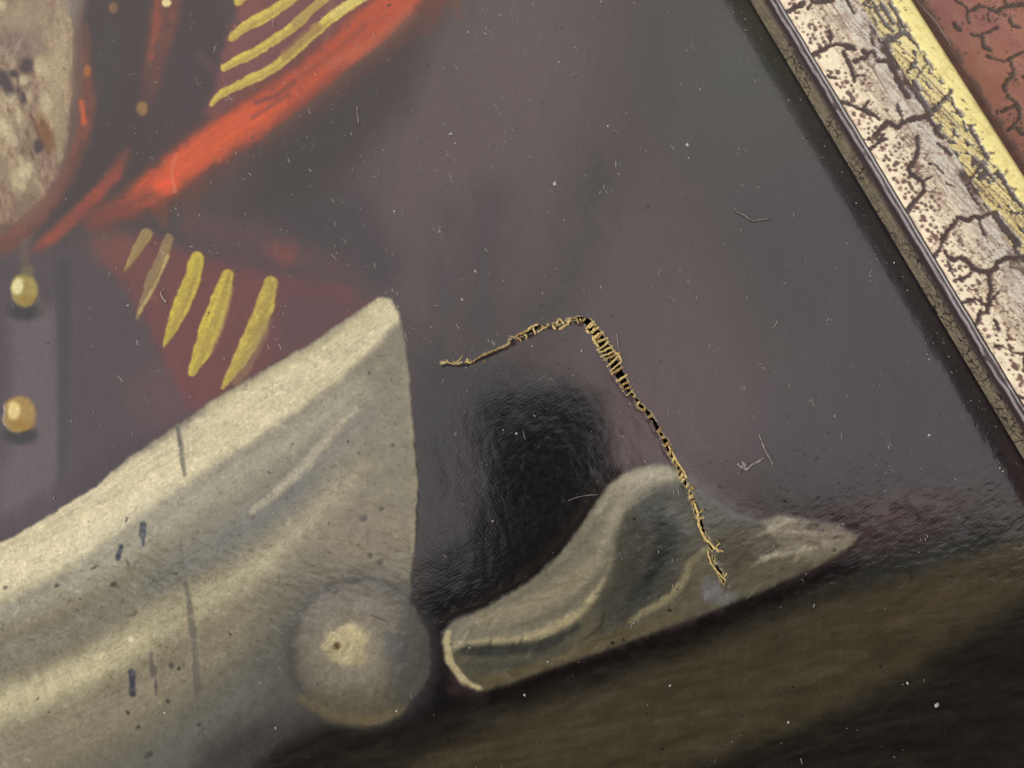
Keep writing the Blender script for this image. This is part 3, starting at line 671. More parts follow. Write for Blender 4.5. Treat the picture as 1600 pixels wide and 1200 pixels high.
def tube(path, rad, sides=6):
    p = np.asarray(path, float); n = len(p)
    rad = np.interp(np.linspace(0, 1, n), np.linspace(0, 1, len(rad)), rad) if np.ndim(rad) else np.full(n, rad)
    V = []; F = []
    up = np.array([0.0, 0.0, 1.0])
    for i in range(n):
        t = p[min(i + 1, n - 1)] - p[max(i - 1, 0)]; t /= np.linalg.norm(t) + 1e-12
        a = np.cross(t, up)
        if np.linalg.norm(a) < 1e-4: a = np.array([1.0, 0, 0])
        a /= np.linalg.norm(a); b = np.cross(a, t)
        for k in range(sides):
            th = 2 * math.pi * k / sides
            V.append(p[i] + rad[i] * (math.cos(th) * a + math.sin(th) * b))
    for i in range(n - 1):
        for k in range(sides):
            F.append((i * sides + k, i * sides + (k + 1) % sides, (i + 1) * sides + (k + 1) % sides, (i + 1) * sides + k))
    V.append(p[0]); V.append(p[-1]); c0 = len(V) - 2; c1 = len(V) - 1
    for k in range(sides):
        F.append((c0, (k + 1) % sides, k, k)); F.append((c1, (n - 1) * sides + k, (n - 1) * sides + (k + 1) % sides, (n - 1) * sides + (k + 1) % sides))
    return V, F

def tube_obj(name, path, rad, mat, parent=None, sides=6, ply=False):
    if ply:
        p = np.asarray(path, float)
        d = np.r_[0, np.cumsum(np.linalg.norm(np.diff(p, axis=0), axis=1))]
        n = max(6, int(d[-1] / (.09 * MM)))
        q = np.linspace(0, d[-1], n)
        c = np.stack([np.interp(q, d, p[:, i]) for i in range(3)], 1)
        rr = np.interp(q, d, rad); t = np.gradient(c, axis=0); t /= np.linalg.norm(t, axis=1)[:, None] + 1e-12
        side = np.cross(t, np.array([0, 0, 1.0])); up = np.cross(side, t)
        V, F = [], []
        ph0 = rnd.random() * 6
        for k in range(3):
            th = ph0 + k * 2.09 + q / (rad_mean(rr) * 3.4) + .5 * np.array([rnd.random() for _ in range(n)])
            off = rr[:, None] * .5 * (np.cos(th)[:, None] * side + np.sin(th)[:, None] * up)
            v, f = tube(c + off, rr * .5 * np.array([rnd.uniform(.7, 1.3) for _ in range(n)]), 5)
            b0 = len(V); V += v; F += [tuple(b0 + i for i in ff) for ff in f]
        # loose hairs standing off the thread
        for k in range(rnd.choice((0, 1, 1, 2))):
            i = rnd.randrange(n); a = c[i]; dr = np.array([rnd.gauss(0, 1), rnd.gauss(0, 1), abs(rnd.gauss(0, .4))]); dr /= np.linalg.norm(dr)
            L = rnd.uniform(.3, .8) * MM
            v, f = tube([a, a + dr * L * .5, a + dr * L + np.array([rnd.uniform(-.1, .1) * MM, rnd.uniform(-.1, .1) * MM, 0])], .03 * MM, 3)
            b0 = len(V); V += v; F += [tuple(b0 + i for i in ff) for ff in f]
    else:
        V, F = tube(path, rad, sides)
    me = bpy.data.meshes.new(name)
    me.from_pydata([tuple(x) for x in V], [], [f if f[2] != f[3] else f[:3] for f in F])
    for p in me.polygons: p.use_smooth = True
    me.materials.append(mat)
    o = bpy.data.objects.new(name, me); COL.objects.link(o)
    if parent is not None: o.parent = parent
    return o
def rad_mean(r): return float(np.mean(r))
rnd = random.Random(11)

# ------------------------------------------------------------------ frame axes
ax, ay = on_plane(1172, 0, 0.15 * MM); bx, by = on_plane(1600, 718, 0.15 * MM)
A0 = np.array([float(ax), float(ay)]); E = np.array([float(bx - ax), float(by - ay)]); LEN = np.linalg.norm(E); E /= LEN
NRM = np.array([-E[1], E[0]])
if NRM[0] < 0: NRM = -NRM

# ------------------------------------------------------------------ the painting
R = paint_picture()
TD = tear_distance(R)
# frayed, paint-bare rim of the opening
rim = sm(3.4, 1.2, TD) * sm(-.5, .3, np.abs(TD)) if False else sm(2.8, 1.0, TD + .8 * R.wob)
alive = sm(-.25, .25, fbm(R.u, R.v, 7, 2, 301))
R.C = R.C * (1 - (rim * alive)[..., None]) + U(186, 168, 122) * (rim * alive)[..., None]
dk = sm(5, 2, TD) * (1 - rim) * .2  # faint shading painted just outside the rim
R.C *= (1 - dk * .5)[..., None]
R.h += .10 * sm(7, 0, TD)
fall = np.clip(9.0 + ((R.u - 1172) * .859 - R.v * .512) * .1, 0, 11)
R.h -= .0036 * fall ** 2

STEP = 0.155 * MM
cx, cy = on_plane(np.array([-110, 1710, 1710, -110]), np.array([-90, -90, 1290, 1290]), 0.0)
X, Y = np.meshgrid(np.arange(cx.min(), cx.max(), STEP), np.arange(cy.min(), cy.max(), STEP))
PU, PV = project(X, Y, np.zeros_like(X))
tt = (X - A0[0]) * NRM[0] + (Y - A0[1]) * NRM[1]
Z = R.sample(R.h, PU, PV) * MM
CC = lin(R.sample(R.C, PU, PV))
ids = R.nearest(R.id, PU, PV)[:-1, :-1]
td = R.sample(TD, PU, PV); fd = (td[:-1, :-1] + td[1:, 1:]) / 2
ok = (PU > -112) & (PU < 1712) & (PV > -92) & (PV < 1292) & (tt < 3.2 * MM)
ok = ok[:-1, :-1] & ok[1:, 1:] & ok[:-1, 1:] & ok[1:, :-1] & (fd > 0)

painting = empty("oil_painting", (0, 0, 0), "dark varnished oil painting of a uniformed figure with a torn canvas", "painting")
NAMES = {COAT: ("painted_coat", "dark maroon and grey painted coat with soft folds"), FIGURE: ("painted_figure", "mottled tan and brown painted patch at the upper left"), SASH: ("painted_sash", "bright orange red painted diagonal sash"),
         TRIM: ("painted_piping", "dull red painted piping lines beside the mottled patch"), LAPEL: ("painted_lapel", "maroon painted lapel under the gold strokes"), CUFF: ("painted_cuff", "large cream painted cuff with grey folds"),
         KNOB: ("painted_knob", "round grey painted knob with a cream rosette"), SCROLL: ("painted_scroll", "curling cream and olive painted scroll crossed by the tear"), LEDGE: ("painted_ledge", "dark brown painted ledge along the bottom")}
for k in np.unique(ids):
    fm = ok & (ids == k)
    if fm.sum() < 4: continue
    if k in NAMES: nm, lb = NAMES[k]
    elif k >= BUTTON: nm, lb = "painted_button", ("yellow painted button with pale highlight, upper of the pair", "ochre painted button with pale highlight, lower of the pair")[k - BUTTON]
    else: nm, lb = "braid_stroke", None
    o = sheet_part(nm, X, Y, Z, CC, fm, M_PAINT, painting)
    if lb: o["label"] = lb

# the picture goes on beyond the photograph's edges, more coarsely built
gx, gy = np.meshgrid(np.arange(-.16, .14, .8 * MM), np.arange(-.14, .15, .8 * MM))
gu, gv = project(gx, gy, np.zeros_like(gx))
mu = np.where(gu < -105, -210 - gu, np.where(gu > 1705, 3410 - gu, gu)); mv = np.where(gv < -85, -170 - gv, np.where(gv > 1285, 2570 - gv, gv))
gt = (gx - A0[0]) * NRM[0] + (gy - A0[1]) * NRM[1]
inn = (gu > -106) & (gu < 1706) & (gv > -86) & (gv < 1286)
gok = ~(inn[:-1, :-1] & inn[1:, 1:] & inn[:-1, 1:] & inn[1:, :-1]) & (gt[:-1, :-1] < 3 * MM)
gz = -.25 * MM - .0036 * MM * np.clip(9 + gt / MM, 0, 11) ** 2
sheet_part("painted_border", gx, gy, gz, lin(R.sample(R.C, mu, mv)), gok, M_PAINT, painting)

def board(name, x0, x1, y0, y1, z0, z1, mat, parent):
    v = [(x, y, z) for z in (z0, z1) for x, y in ((x0, y0), (x1, y0), (x1, y1), (x0, y1))]
    f = [(3, 2, 1, 0), (4, 5, 6, 7), (0, 1, 5, 4), (1, 2, 6, 5), (2, 3, 7, 6), (3, 0, 4, 7)]
    return mesh_obj(name, v, f, mat, parent, None, False)
bk = on_plane(np.array([560.0, 1260.0]), np.array([1010.0, 420.0]), -3 * MM)
board("backing_board", bk[0][0], bk[0][1], bk[1][0], bk[1][1], -4.5 * MM, -2.6 * MM, M_BOARD, painting)

# ---- linen threads left standing in the tear
rnd = random.Random(11)
PX = 0.1 * MM
def pt(u, v, z=0.0):
    x, y = on_plane(u, v, z * MM)
    return np.array([float(x), float(y), z * MM])
def thread(pts, wpx, mat=M_THREAD, z=0.12, sag=0.0, ends=True, name="canvas_thread", parent=painting):
    c = curve(pts, 5) if len(pts) > 2 else np.array([np.array(pts[0], float) * (1 - t) + np.array(pts[1], float) * t for t in np.linspace(0, 1, 6)])
    n = len(c)
    P3 = [pt(q[0] + rnd.uniform(-.7, .7), q[1] + rnd.uniform(-.7, .7), z - sag * math.sin(math.pi * i / (n - 1))) for i, q in enumerate(c)]
    r = [wpx / 2 * PX * rnd.uniform(.82, 1.12) for _ in range(n)]
    if ends: r[0] *= .6; r[-1] *= .55
    return tube_obj(name, P3, r, mat, parent, ply=True)

tp = np.array([(a, b) for a, b, c in TEAR], float); tw = np.array([c for a, b, c in TEAR], float)
def tear_at(vv):
    i = np.argmin(np.abs(tp[:, 1][15:] - vv)) + 15
    return np.interp(vv, tp[15:, 1], tp[15:, 0]), np.interp(vv, tp[15:, 1], tw[15:])
# ladder of crosswise threads on the wide stretch
vv = 508.0
while vv < 624:
    x, wd = tear_at(vv)
    hw = wd / 2 + 3.0
    dx, dy = .84, -.54
    g = rnd.uniform(-1.2, 1.2)
    if rnd.random() > .06:
        if rnd.random() < .18: hw *= rnd.uniform(.3, .6); x += rnd.choice((-1, 1)) * wd * .3
        da = rnd.gauss(0, .13); dx, dy = dx * math.cos(da) - dy * math.sin(da), dx * math.sin(da) + dy * math.cos(da)
        thread([(x - dx * hw, vv - dy * hw + g), (x + rnd.uniform(-1, 1), vv + rnd.uniform(-.8, .8)), (x + dx * hw, vv + dy * hw + g)], rnd.uniform(3.2, 6.0) if wd > 11 else rnd.uniform(2.6, 3.8), M_THREAD if rnd.random() < .72 else M_THREAD2, rnd.uniform(.02, .14), rnd.uniform(0, .25))
    vv += rnd.uniform(5.0, 8.4)
# short stubs along the narrow stretch
vv = 630.0
while vv < 790:
    x, wd = tear_at(vv)
    hw = wd / 2 + rnd.uniform(.5, 3.5); an = rnd.gauss(-.55, .35); ca, sa = math.cos(an), math.sin(an)
    if rnd.random() > .2: thread([(x - ca * hw * rnd.uniform(.3, 1), vv - sa * hw), (x + rnd.uniform(-1, 1), vv + rnd.uniform(-1, 1)), (x + ca * hw * rnd.uniform(.3, 1), vv + sa * hw)], rnd.uniform(3.6, 7.0), M_THREAD if rnd.random() < .6 else M_THREAD2, rnd.uniform(0, .12), rnd.uniform(0, .15))
    vv += rnd.uniform(7, 14)
for pts, wpx in (
    ([(795, 533), (797, 528), (801, 526), (806, 529)], 2.6), ([(805, 527), (814, 521), (823, 518)], 4.5), ([(808, 527), (813, 531), (815, 534)], 3.4), ([(818, 521), (823, 525), (822, 530)], 2.6), ([(821, 519), (828, 513), (834, 509), (842, 507)], 4.2), ([(832, 510), (835, 517), (837, 524)], 3.6),
    ([(840, 520), (848, 514), (857, 509)], 3.8), ([(863, 508), (866, 511), (869, 515)], 4.6), ([(871, 506), (873, 499), (877, 500), (881, 507)], 3.6), ([(874, 515), (881, 511), (888, 505), (892, 499)], 5.2), ([(889, 497), (893, 502)], 4.2), ([(896, 498), (900, 496), (904, 506)], 3.4), ([(906, 498), (909, 501)], 3.0), ([(844, 507), (853, 512)], 2.6),
    ([(917, 516), (921, 521)], 6), ([(920, 512), (926, 508), (931, 507)], 7), ([(923, 520), (931, 514), (937, 512)], 7), ([(929, 528), (937, 522), (943, 519)], 6), ([(910, 502), (916, 498)], 4), ([(925, 524), (930, 534), (936, 543)], 4), ([(923, 505), (928, 510)], 6), ([(962, 550), (968, 556), (972, 566)], 3.6), ([(964, 552), (970, 552)], 3),
    ([(738, 565), (750, 558), (765, 551), (779, 545)], 4.6), ([(730, 560), (733, 567), (738, 565)], 4.2), ([(755, 565), (759, 563)], 3), ([(695, 567), (699, 565), (705, 568)], 2.6), ([(700, 564), (706, 569), (713, 567), (719, 561), (723, 555)], 2.8), ([(697, 562), (703, 568)], 2.2), ([(708, 561), (711, 568)], 1.8), ([(786, 542), (789, 543)], 3.6),
    ([(1044, 697), (1053, 711), (1058, 722), (1065, 731), (1070, 740), (1073, 748)], 4), ([(1080, 760), (1084, 765)], 7), ([(1077, 779), (1083, 773)], 4), ([(1085, 786), (1090, 800), (1091, 812), (1095, 827), (1103, 842), (1114, 853), (1124, 863)], 4.6), ([(1092, 802), (1100, 795)], 3.6), ([(1093, 812), (1101, 807)], 3.4), ([(1118, 856), (1124, 848)], 2.6), ([(1122, 860), (1131, 861)], 3.2),
    ([(1106, 860), (1109, 874), (1115, 885), (1121, 893), (1129, 902), (1134, 907)], 3), ([(1130, 903), (1137, 895)], 2.6), ([(1133, 906), (1132, 912)], 2)):
    thread(pts, wpx * (.68 if pts[0][0] < 800 else .9), M_THREAD if rnd.random() < .7 else M_THREAD2, rnd.uniform(.1, .2))

# ------------------------------------------------------------------ the picture frame
# profile: outward distance and height in mm, band by band
PROFILE = [("underside", [(3.6, -.15), (0.1, .1)]), ("sight_edge", [(0, .15), (.04, 1.4), (.08, 2.6), (.12, 3.3)]), ("bead", [(.12, 3.3), (.16, 3.8), (.02, 4.3), (.06, 4.9), (.25, 5.5), (.55, 5.85), (.75, 5.8)]),
           ("crackle_band", [(.75, 5.8), (1.0, 6.1), (2.8, 7.0), (5.3, 8.1), (7.8, 9.3), (9.1, 10.0)]), ("gilt_slope", [(9.1, 10.0), (10.4, 10.9), (11.7, 11.9)]), ("gilt_ridge", [(11.7, 11.9), (12.6, 12.5), (13.7, 12.85), (14.3, 12.7), (14.7, 12.2)]),
           ("outer_slope", [(14.7, 12.2), (15.0, 11.2), (16.2, 10.0), (18.2, 9.3)]), ("red_band", [(18.2, 9.3), (24, 9.1), (32, 9.0), (44, 8.6), (45, 7.5), (45, -12)])]
F = crack_map()
S = np.r_[np.arange(-70 * MM, -24 * MM, 1.2 * MM), np.arange(-24 * MM, LEN + 20 * MM, 0.17 * MM), np.arange(LEN + 20.5 * MM, LEN + 66 * MM, 1.2 * MM)]
frame = empty("picture_frame", (float(A0[0] + E[0] * LEN / 2), float(A0[1] + E[1] * LEN / 2), 0), "crackled cream, gilt and red wooden picture frame along the painting's right edge", "picture frame")
frame_loc = np.array(frame.location)

def resample(pl, step):
    p = np.asarray(pl, float)
    if len(p) > 2: p = curve(p, 8)
    d = np.r_[0, np.cumsum(np.linalg.norm(np.diff(p, axis=0), axis=1))]
    n = max(2, int(d[-1] / step) + 1)
    q = np.linspace(0, d[-1], n)
    return np.interp(q, d, p[:, 0]), np.interp(q, d, p[:, 1]), q

def components(mask):
    """4-connected labels of a boolean grid (row runs merged with union-find)"""
    lab = np.full(mask.shape, -1, np.int64); par = []
    def find(a):
        while par[a] != a:
            par[a] = par[par[a]]; a = par[a]
        return a
    prev = []
    for r in range(mask.shape[0]):
        m = np.r_[False, mask[r], False]
        e = np.flatnonzero(m[1:] != m[:-1]); runs = []
        for a, b in zip(e[::2], e[1::2]):
            k = len(par); par.append(k)
            for (pa, pb, pk) in prev:
                if pa < b and a < pb: par[find(pk)] = find(k)
            lab[r, a:b] = k; runs.append((a, b, k))
        prev = runs
    root = np.array([find(a) for a in range(len(par))] or [0])
    return np.where(lab >= 0, root[np.maximum(lab, 0)], -1)

for band, pl in PROFILE:
    step = {"underside": .8, "red_band": .26, "outer_slope": .2, "sight_edge": .1, "bead": .1}.get(band, .16)
    T, ZZ, AR = resample(pl, step)
    sg, tg = np.meshgrid(S, T * MM, indexing="ij")
    zg = np.broadcast_to(ZZ * MM, sg.shape).copy(); ag = np.broadcast_to(AR, sg.shape)
    fx = A0[0] + E[0] * sg + NRM[0] * tg; fy = A0[1] + E[1] * sg + NRM[1] * tg
    fu, fv = project(fx, fy, zg)
    su = sg / PX; tu = ag / .1                      # along and across the moulding, in tenths of a millimetre
    K = F.sample(F.C[..., 0], fu, fv)
    streak = fbm(su, tu, 2.6, 3, 201, 0, 14); mott = fbm(su, tu, 9, 3, 202, 0, 1.6); fine = fbm(su, tu, 3.4, 2, 203, 0, 2)
    cell = fbm(su, tu, 5.5, 2, 204)
    k = None; hz = np.zeros_like(sg); mat = M_FLAKE
    def mixc(c, m, col): return c * (1 - m[..., None]) + np.asarray(col, float) * m[..., None]
    if band == "underside":
        c = np.broadcast_to(np.array([60., 48, 40]), sg.shape + (3,)).copy()
    elif band == "sight_edge":
        c = np.broadcast_to(np.array([136., 124, 104]), sg.shape + (3,)).copy()
        c = mixc(c, sm(.0, .7, mott) * .7, (112, 106, 90)); c = mixc(c, sm(.3, .8, streak) * .5, (88, 80, 68))
        c = mixc(c, sm(2.3, 3.0, ag) * .7, (84, 74, 68))
        wx = su / 11.5 + .35 * fbm(su, tu, 12, 2, 211); wy = tu / 13.0 + .35 * fbm(su, tu, 12, 2, 214)
        kk = sm(.17, .05, worley(wx, wy, 3)) * sm(-.55, -.1, fbm(su, tu, 34, 1, 212))
        kk = np.maximum(kk, sm(.1, .02, worley(wx * 2.1 + 4, wy * 2.1, 4)) * .55)
        c = mixc(c, kk, (34, 29, 24)); hz -= .08 * kk
    elif band == "bead":
        mat = M_BEAD
        c = np.broadcast_to(np.array([70., 59, 60]), sg.shape + (3,)).copy()
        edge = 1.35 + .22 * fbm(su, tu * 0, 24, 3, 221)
        hl = sm(.0, .2, ag - edge) * sm(.72, .5, ag - edge) * sm(-1.1, -.6, fbm(su, tu * 0, 22, 3, 223))  # ceiling highlight along the bead, painted into its colour
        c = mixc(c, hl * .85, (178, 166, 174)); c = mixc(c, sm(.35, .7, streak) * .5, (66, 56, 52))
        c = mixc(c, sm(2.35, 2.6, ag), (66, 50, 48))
        hz += .05 * fbm(su, tu, 20, 2, 222)
    elif band == "crackle_band":
        tot = AR[-1]; f = ag / tot
        c = np.broadcast_to(np.array([246., 230, 200]), sg.shape + (3,)).copy()
        c = mixc(c, sm(.28, .55, f + .08 * mott), (226, 211, 186)); c = mixc(c, sm(.55, .78, f + .08 * mott), (207, 201, 189))
        st2 = fbm(su, tu, 1.8, 2, 207, 0, 9); c = mixc(c, sm(.0, .5, st2) * (.5 * sm(.2, .45, f)), (166, 142, 122)); c = mixc(c, sm(.2, .6, streak) * (.4 * sm(.3, .5, f)), (120, 96, 82))
        c = mixc(c, sm(.25, .8, mott) * .35, (196, 176, 150))
        c = mixc(c, sm(.45, .9, fine) * sm(.3, .4, f) * .6, (132, 104, 92))
        c = mixc(c, sm(.07, .0, f) * sm(-.2, .3, streak) * .5, (166, 130, 108))
        # rows of pits nearest the bead
        dots = np.zeros_like(sg); rr = random.Random(77)
        s0 = su.min(); spots = []
        for i in range(int((su.max() - s0) / 8.6)):
            for jj in range(6):
                if rr.random() < (.15, .05, .1, .2, .35, .5)[jj]: continue
                spots.append((s0 + i * 8.6 + rr.uniform(-2.8, 2.8) + 4.3 * (jj % 2), 9 + jj * 7.6 + rr.uniform(-2.2, 2.2), rr.uniform(1.2, 3.7) * (.9, 1.1, 1, .8, .65, .5)[jj], rr.uniform(.9, 1.7)))
        for a, b, ra, el in spots:
            i0 = np.searchsorted(S / PX, a - 12); i1 = np.searchsorted(S / PX, a + 12); w = (slice(i0, i1), slice(None))
            dd = np.sqrt(((su[w] - a) / el) ** 2 + (tu[w] - b) ** 2) + fine[w] * .8
            dots[w] = np.maximum(dots[w], sm(ra + .7, ra - .7, dd))
        dots *= sm(-.75, -.15, fbm(su, tu, 26, 2, 234))
        vein = sm(.075, .015, worley(su / 26 + .3 * mott, tu / 22 + .3 * fine, 9)) * sm(-.1, .35, fbm(su, tu, 40, 2, 235)) * .8
        c = mixc(c, vein, (96, 72, 64)); hz -= .06 * vein
        spk = sm(.62, .8, cell) * sm(.3, .36, f) * sm(.75, .5, f) * .7
        k2 = np.maximum(dots * .92, spk); c = mixc(c, k2, (100, 70, 62)); hz -= .07 * k2
        ln = sm(.13, .05, np.abs(ag - tot * .66 - .05 * fbm(su, tu * 0, 60, 2, 231))) * sm(-.3, .2, fbm(su, tu * 0, 90, 2, 232))
        c = mixc(c, ln * .75, (120, 96, 88)); hz -= .1 * ln
        out = sm(.86, .97, f + .07 * mott) * sm(-.1, .45, fbm(su, tu, 30, 3, 233, 0, 2)); K = np.maximum(K, out)
        k = K; c = mixc(c, K, (68, 48, 45)); hz -= .14 * K; hz += .015 * mott
    elif band == "gilt_slope":
        mat = M_GILT
        c = np.broadcast_to(np.array([204., 186, 124]), sg.shape + (3,)).copy()
        c = mixc(c, sm(-.1, .5, mott) * .6, (170, 146, 92)); c = mixc(c, sm(.3, .8, mott), (226, 208, 134))
        streak = fbm(su, tu, 1.7, 3, 206, 0, 22); sk = sm(-.05, .3, streak); c = mixc(c, sk * .8, (92, 70, 46)); c = mixc(c, sm(.25, .5, fbm(su, tu, 1.5, 2, 208, 0, 30)) * .7, (236, 220, 150))
        bl = sm(.42, .56, fbm(su, tu, 6.5, 3, 241, 0, 1.9)); c = mixc(c, bl * .9, (72, 52, 44))
        K = np.maximum(K, bl); k = K; c = mixc(c, K, (62, 44, 38)); hz -= .12 * K + .03 * sk
    elif band == "gilt_ridge":
        mat = M_GILT
        c = np.broadcast_to(np.array([244., 230, 150]), sg.shape + (3,)).copy()
        c = mixc(c, sm(.0, .7, mott) * .5, (216, 196, 120)); c = mixc(c, sm(.3, .75, streak) * .35, (200, 172, 96))
        c = mixc(c, sm(2.6, 3.5, ag) * .6, (164, 118, 50)); c = mixc(c, sm(.72, .86, cell) * sm(1.8, 1.2, ag) * .8, (104, 78, 50))
        bl = sm(.1, .4, fbm(su, tu, 9, 3, 251, 0, 1.6)) * sm(.75, .1, ag); K = np.maximum(K * sm(1.9, .9, ag), bl)
        k = K; c = mixc(c, K, (64, 46, 36)); hz -= .1 * K
    elif band == "outer_slope":
        c = np.broadcast_to(np.array([86., 74, 66]), sg.shape + (3,)).copy()  # shadow of the ridge, put into the slope's colour
        c = mixc(c, sm(.1, .6, streak) * .5, (64, 54, 48)); c = mixc(c, sm(1.8, 4.6, ag + .9 * mott) * .85, (132, 92, 80))
    else:
        c = np.broadcast_to(np.array([172., 118, 100]), sg.shape + (3,)).copy()
        c = mixc(c, sm(-.1, .8, fbm(su, tu, 34, 3, 261)) * .5, (152, 98, 94)); c = mixc(c, sm(.2, .9, fbm(su, tu, 60, 2, 262)) * .5, (172, 110, 82))
        kr = F.sample(F.C[..., 1], fu, fv); kr = np.maximum(kr, sm(.12, .04, worley(su / 33 + .5 * mott, tu / 33 + .4 * fine, 12)) * sm(.0, .3, fbm(su, tu, 50, 2, 264)) * .8); kr = np.maximum(kr, sm(.8, .95, fbm(su, tu, 13, 3, 263)) * .8)
        kr = np.maximum(kr, sm(1.2, .2, ag + .6 * mott) * .6)  # ridge shadow painted on into the red edge, via the crack mask
        k = kr; c = mixc(c, kr, (84, 72, 62)); hz -= .2 * kr
    c = c + (fine * 4)[..., None]
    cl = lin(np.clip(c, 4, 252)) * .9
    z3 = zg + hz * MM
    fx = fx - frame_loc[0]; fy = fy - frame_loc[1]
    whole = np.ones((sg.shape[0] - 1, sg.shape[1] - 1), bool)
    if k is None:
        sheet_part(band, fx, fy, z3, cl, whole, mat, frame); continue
    kf = (k[:-1, :-1] + k[1:, 1:] + k[:-1, 1:] + k[1:, :-1]) / 4
    lab = components(kf < .5)
    ids_, cnt = np.unique(lab[lab >= 0], return_counts=True)
    big = [i for i, n in sorted(zip(ids_, cnt), key=lambda q: -q[1]) if n >= 60][:60]
    ground = whole.copy()
    flakes = []
    for i in big:
        ground &= lab != i
        flakes.append(lab == i)
    g = sheet_part(band, fx, fy, z3, cl, ground, mat, frame)
    for fl in flakes:
        sheet_part({"crackle_band": "cream_flake", "gilt_slope": "gilt_flake", "gilt_ridge": "gilt_flake"}.get(band, "red_flake"), fx, fy, z3, cl, fl, mat, g)

# ------------------------------------------------------------------ lint, hairs and dust
def fibre(label, pts, wpx, mat, z=0.15, group=None, lift=None, name="lint_fibre"):
    c = curve(pts, 5) if len(pts) > 2 else np.array([np.array(pts[0], float) * (1 - t) + np.array(pts[1], float) * t for t in np.linspace(0, 1, 5)])
    n = len(c); zz = np.interp(np.linspace(0, 1, n), np.linspace(0, 1, len(lift)), lift) if lift is not None else np.full(n, z)
    P3 = [pt(q[0], q[1], zz[i] + .05 * rnd.random()) for i, q in enumerate(c)]
    o = tube_obj(name, P3, [wpx / 2 * PX * rnd.uniform(.6, 1.2) for _ in range(n)], mat, None, 5)
    o["label"] = label; o["category"] = "lint"
    if group: o["group"] = group
    return o
fibre("pale bent lint fibre right of the tear with a fluffy end", [(1158, 727), (1166, 734), (1174, 727), (1186, 721), (1193, 716)], 5, M_LINT)
fibre("fluffy pale lint knot at the end of the bent fibre", [(1153, 724), (1158, 731), (1165, 727), (1160, 722), (1166, 733), (1172, 728)], 3.6, M_LINT)
fibre("thin upright lint hair beside the bent lint fibre", [(1186, 680), (1191, 692), (1196, 705), (1205, 720), (1207, 728)], 2.6, M_LINT)
fibre("grey curved hair lying on the upper right of the canvas", [(1147, 326), (1152, 332), (1162, 336), (1176, 345), (1186, 344), (1202, 342)], 2.2, M_LINT)
fibre("long pale cobweb hair over the red band of the frame", [(1424, -12), (1440, 10), (1462, 34), (1480, 62), (1494, 82), (1520, 94), (1530, 100)], 1.6, M_HAIR, lift=[11.6, 10.6, 10.2, 9.4, 8.6, 8.4, 8.3], name="cobweb_hair")
fibre("curved cobweb hair hanging lower on the red band", [(1528, 92), (1532, 110), (1537, 136), (1548, 158), (1560, 174), (1566, 190), (1567, 200)], 1.7, M_HAIR, lift=[8.5, 8.8, 9.0, 9.0, 9.0, 8.8, 8.5], name="cobweb_hair")
fibre("thin vertical hair on the dark coat below the orange sash", [(558, 165), (559, 180), (561, 194)], 1.6, M_LINT)
fibre("short curved hair on the maroon lapel between gold strokes", [(251, 457), (254, 465), (260, 472)], 1.8, M_DUST)
fibre("fine curved hair over the round knob", [(560, 961), (580, 963), (598, 970), (607, 976)], 1.4, M_LINT)
fibre("fine grey hair across the dark patch beside the scroll", [(888, 782), (902, 777), (918, 774), (934, 773)], 1.3, M_LINT)
fibre("forked wispy fibre beside the ladder of torn threads", [(963, 520), (965, 532), (966, 545)], 1.8, M_LINT)

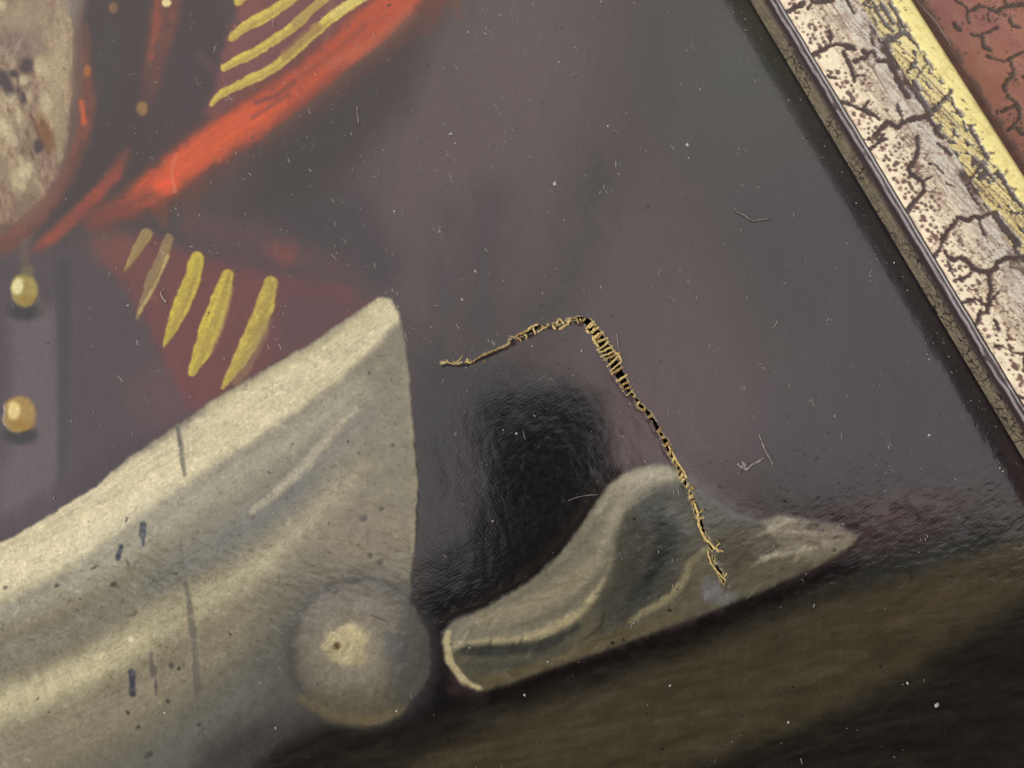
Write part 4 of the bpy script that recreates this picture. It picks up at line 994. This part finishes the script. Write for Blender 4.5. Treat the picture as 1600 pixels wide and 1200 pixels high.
def dust_cloud():
    r = random.Random(5); V = []; Fq = []
    def speck(x, y, s):
        n = len(V); p = pt(x, y, .02)
        zl = .03 * MM
        for k in range(5):
            th = 2 * math.pi * k / 5 + r.random()
            q = s * PX * r.uniform(.6, 1.2)
            V.append((p[0] + q * math.cos(th), p[1] + q * math.sin(th), zl + r.uniform(0, .3) * s * PX))
        V.append((p[0], p[1], zl + s * PX * .9)); V.append((p[0], p[1], zl * .4))
        for k in range(5):
            Fq.append((n + k, n + (k + 1) % 5, n + 5)); Fq.append((n + (k + 1) % 5, n + k, n + 6))
    def wisp(x, y, L, a, w):
        k = []; b = r.uniform(-.9, .9)
        for i in range(5):
            k.append(pt(x, y, .05)); x += L / 4 * math.cos(a); y += L / 4 * math.sin(a); a += b / 4
        vv, ff = tube(k, w / 2 * PX, 3); n = len(V)
        V.extend([tuple(q) for q in vv]); Fq.extend([tuple(n + q for q in (f if f[2] != f[3] else f[:3])) for f in ff])
    for i in range(1100):
        x = r.uniform(-60, 1500); y = r.uniform(-60, 1250)
        if r.random() < .35: x = r.gauss(560, 260); y = r.gauss(240, 200)
        if (x - 1172) * .859 - y * .512 > -12: continue
        if y > 880 and r.random() < .6: continue
        if r.random() < .16:
            q = r.uniform(-40, 760); x = 1172 + .597 * q - abs(r.gauss(0, 26)) - 14; y = q
        elif r.random() < .1:
            k = r.choice(TEAR); x = k[0] + r.gauss(0, 22); y = k[1] + r.gauss(0, 18)
        speck(x, y, min(1.9, .3 + r.expovariate(3.2)))
    for i in range(430):
        x = r.uniform(-60, 1500); y = r.uniform(-60, 1250)
        if r.random() < .45: x = r.gauss(480, 300); y = r.gauss(250, 220)
        if (x - 1172) * .859 - y * .512 > -12: continue
        if y > 880 and r.random() < .7: continue
        if r.random() < .4:
            for q in range(r.choice((2, 3))): wisp(x + r.gauss(0, 7), y + r.gauss(0, 7), r.uniform(2, 7), r.uniform(0, 6.3), r.uniform(.3, .6))
        wisp(x, y, min(14, 2.5 + r.expovariate(.4)), r.gauss(1.3, .6), r.uniform(.35, .75))
    for x, y, s in ((705, 210, 4), (712, 224, 2.4), (868, 287, 4.5), (1074, 227, 3.5), (940, 3, 3), (1094, 140, 2), (950, 197, 2), (1452, 680, 3), (1304, 651, 2.4), (1464, 1102, 4), (1418, 1068, 2.6), (1232, 1128, 2.4), (200, 477, 2.2), (85, 779, 2.4), (722, 468, 2.6), (743, 424, 2.6), (820, 909, 0), (1047, 1071, 2.2), (1048, 690, 0), (620, 1111, 2.2), (909, 548, 2.4), (856, 1034, 2.4), (431, 1138, 2.2), (820, 1086, 2.4)):
        if s: speck(x, y, s)
    me = bpy.data.meshes.new("dust"); me.from_pydata(V, [], Fq); me.materials.append(M_DUST)
    o = bpy.data.objects.new("dust", me); COL.objects.link(o)
    o["kind"] = "stuff"; o["label"] = "pale dust specks and tiny fibres scattered over the varnish"; o["category"] = "dust"
dust_cloud()
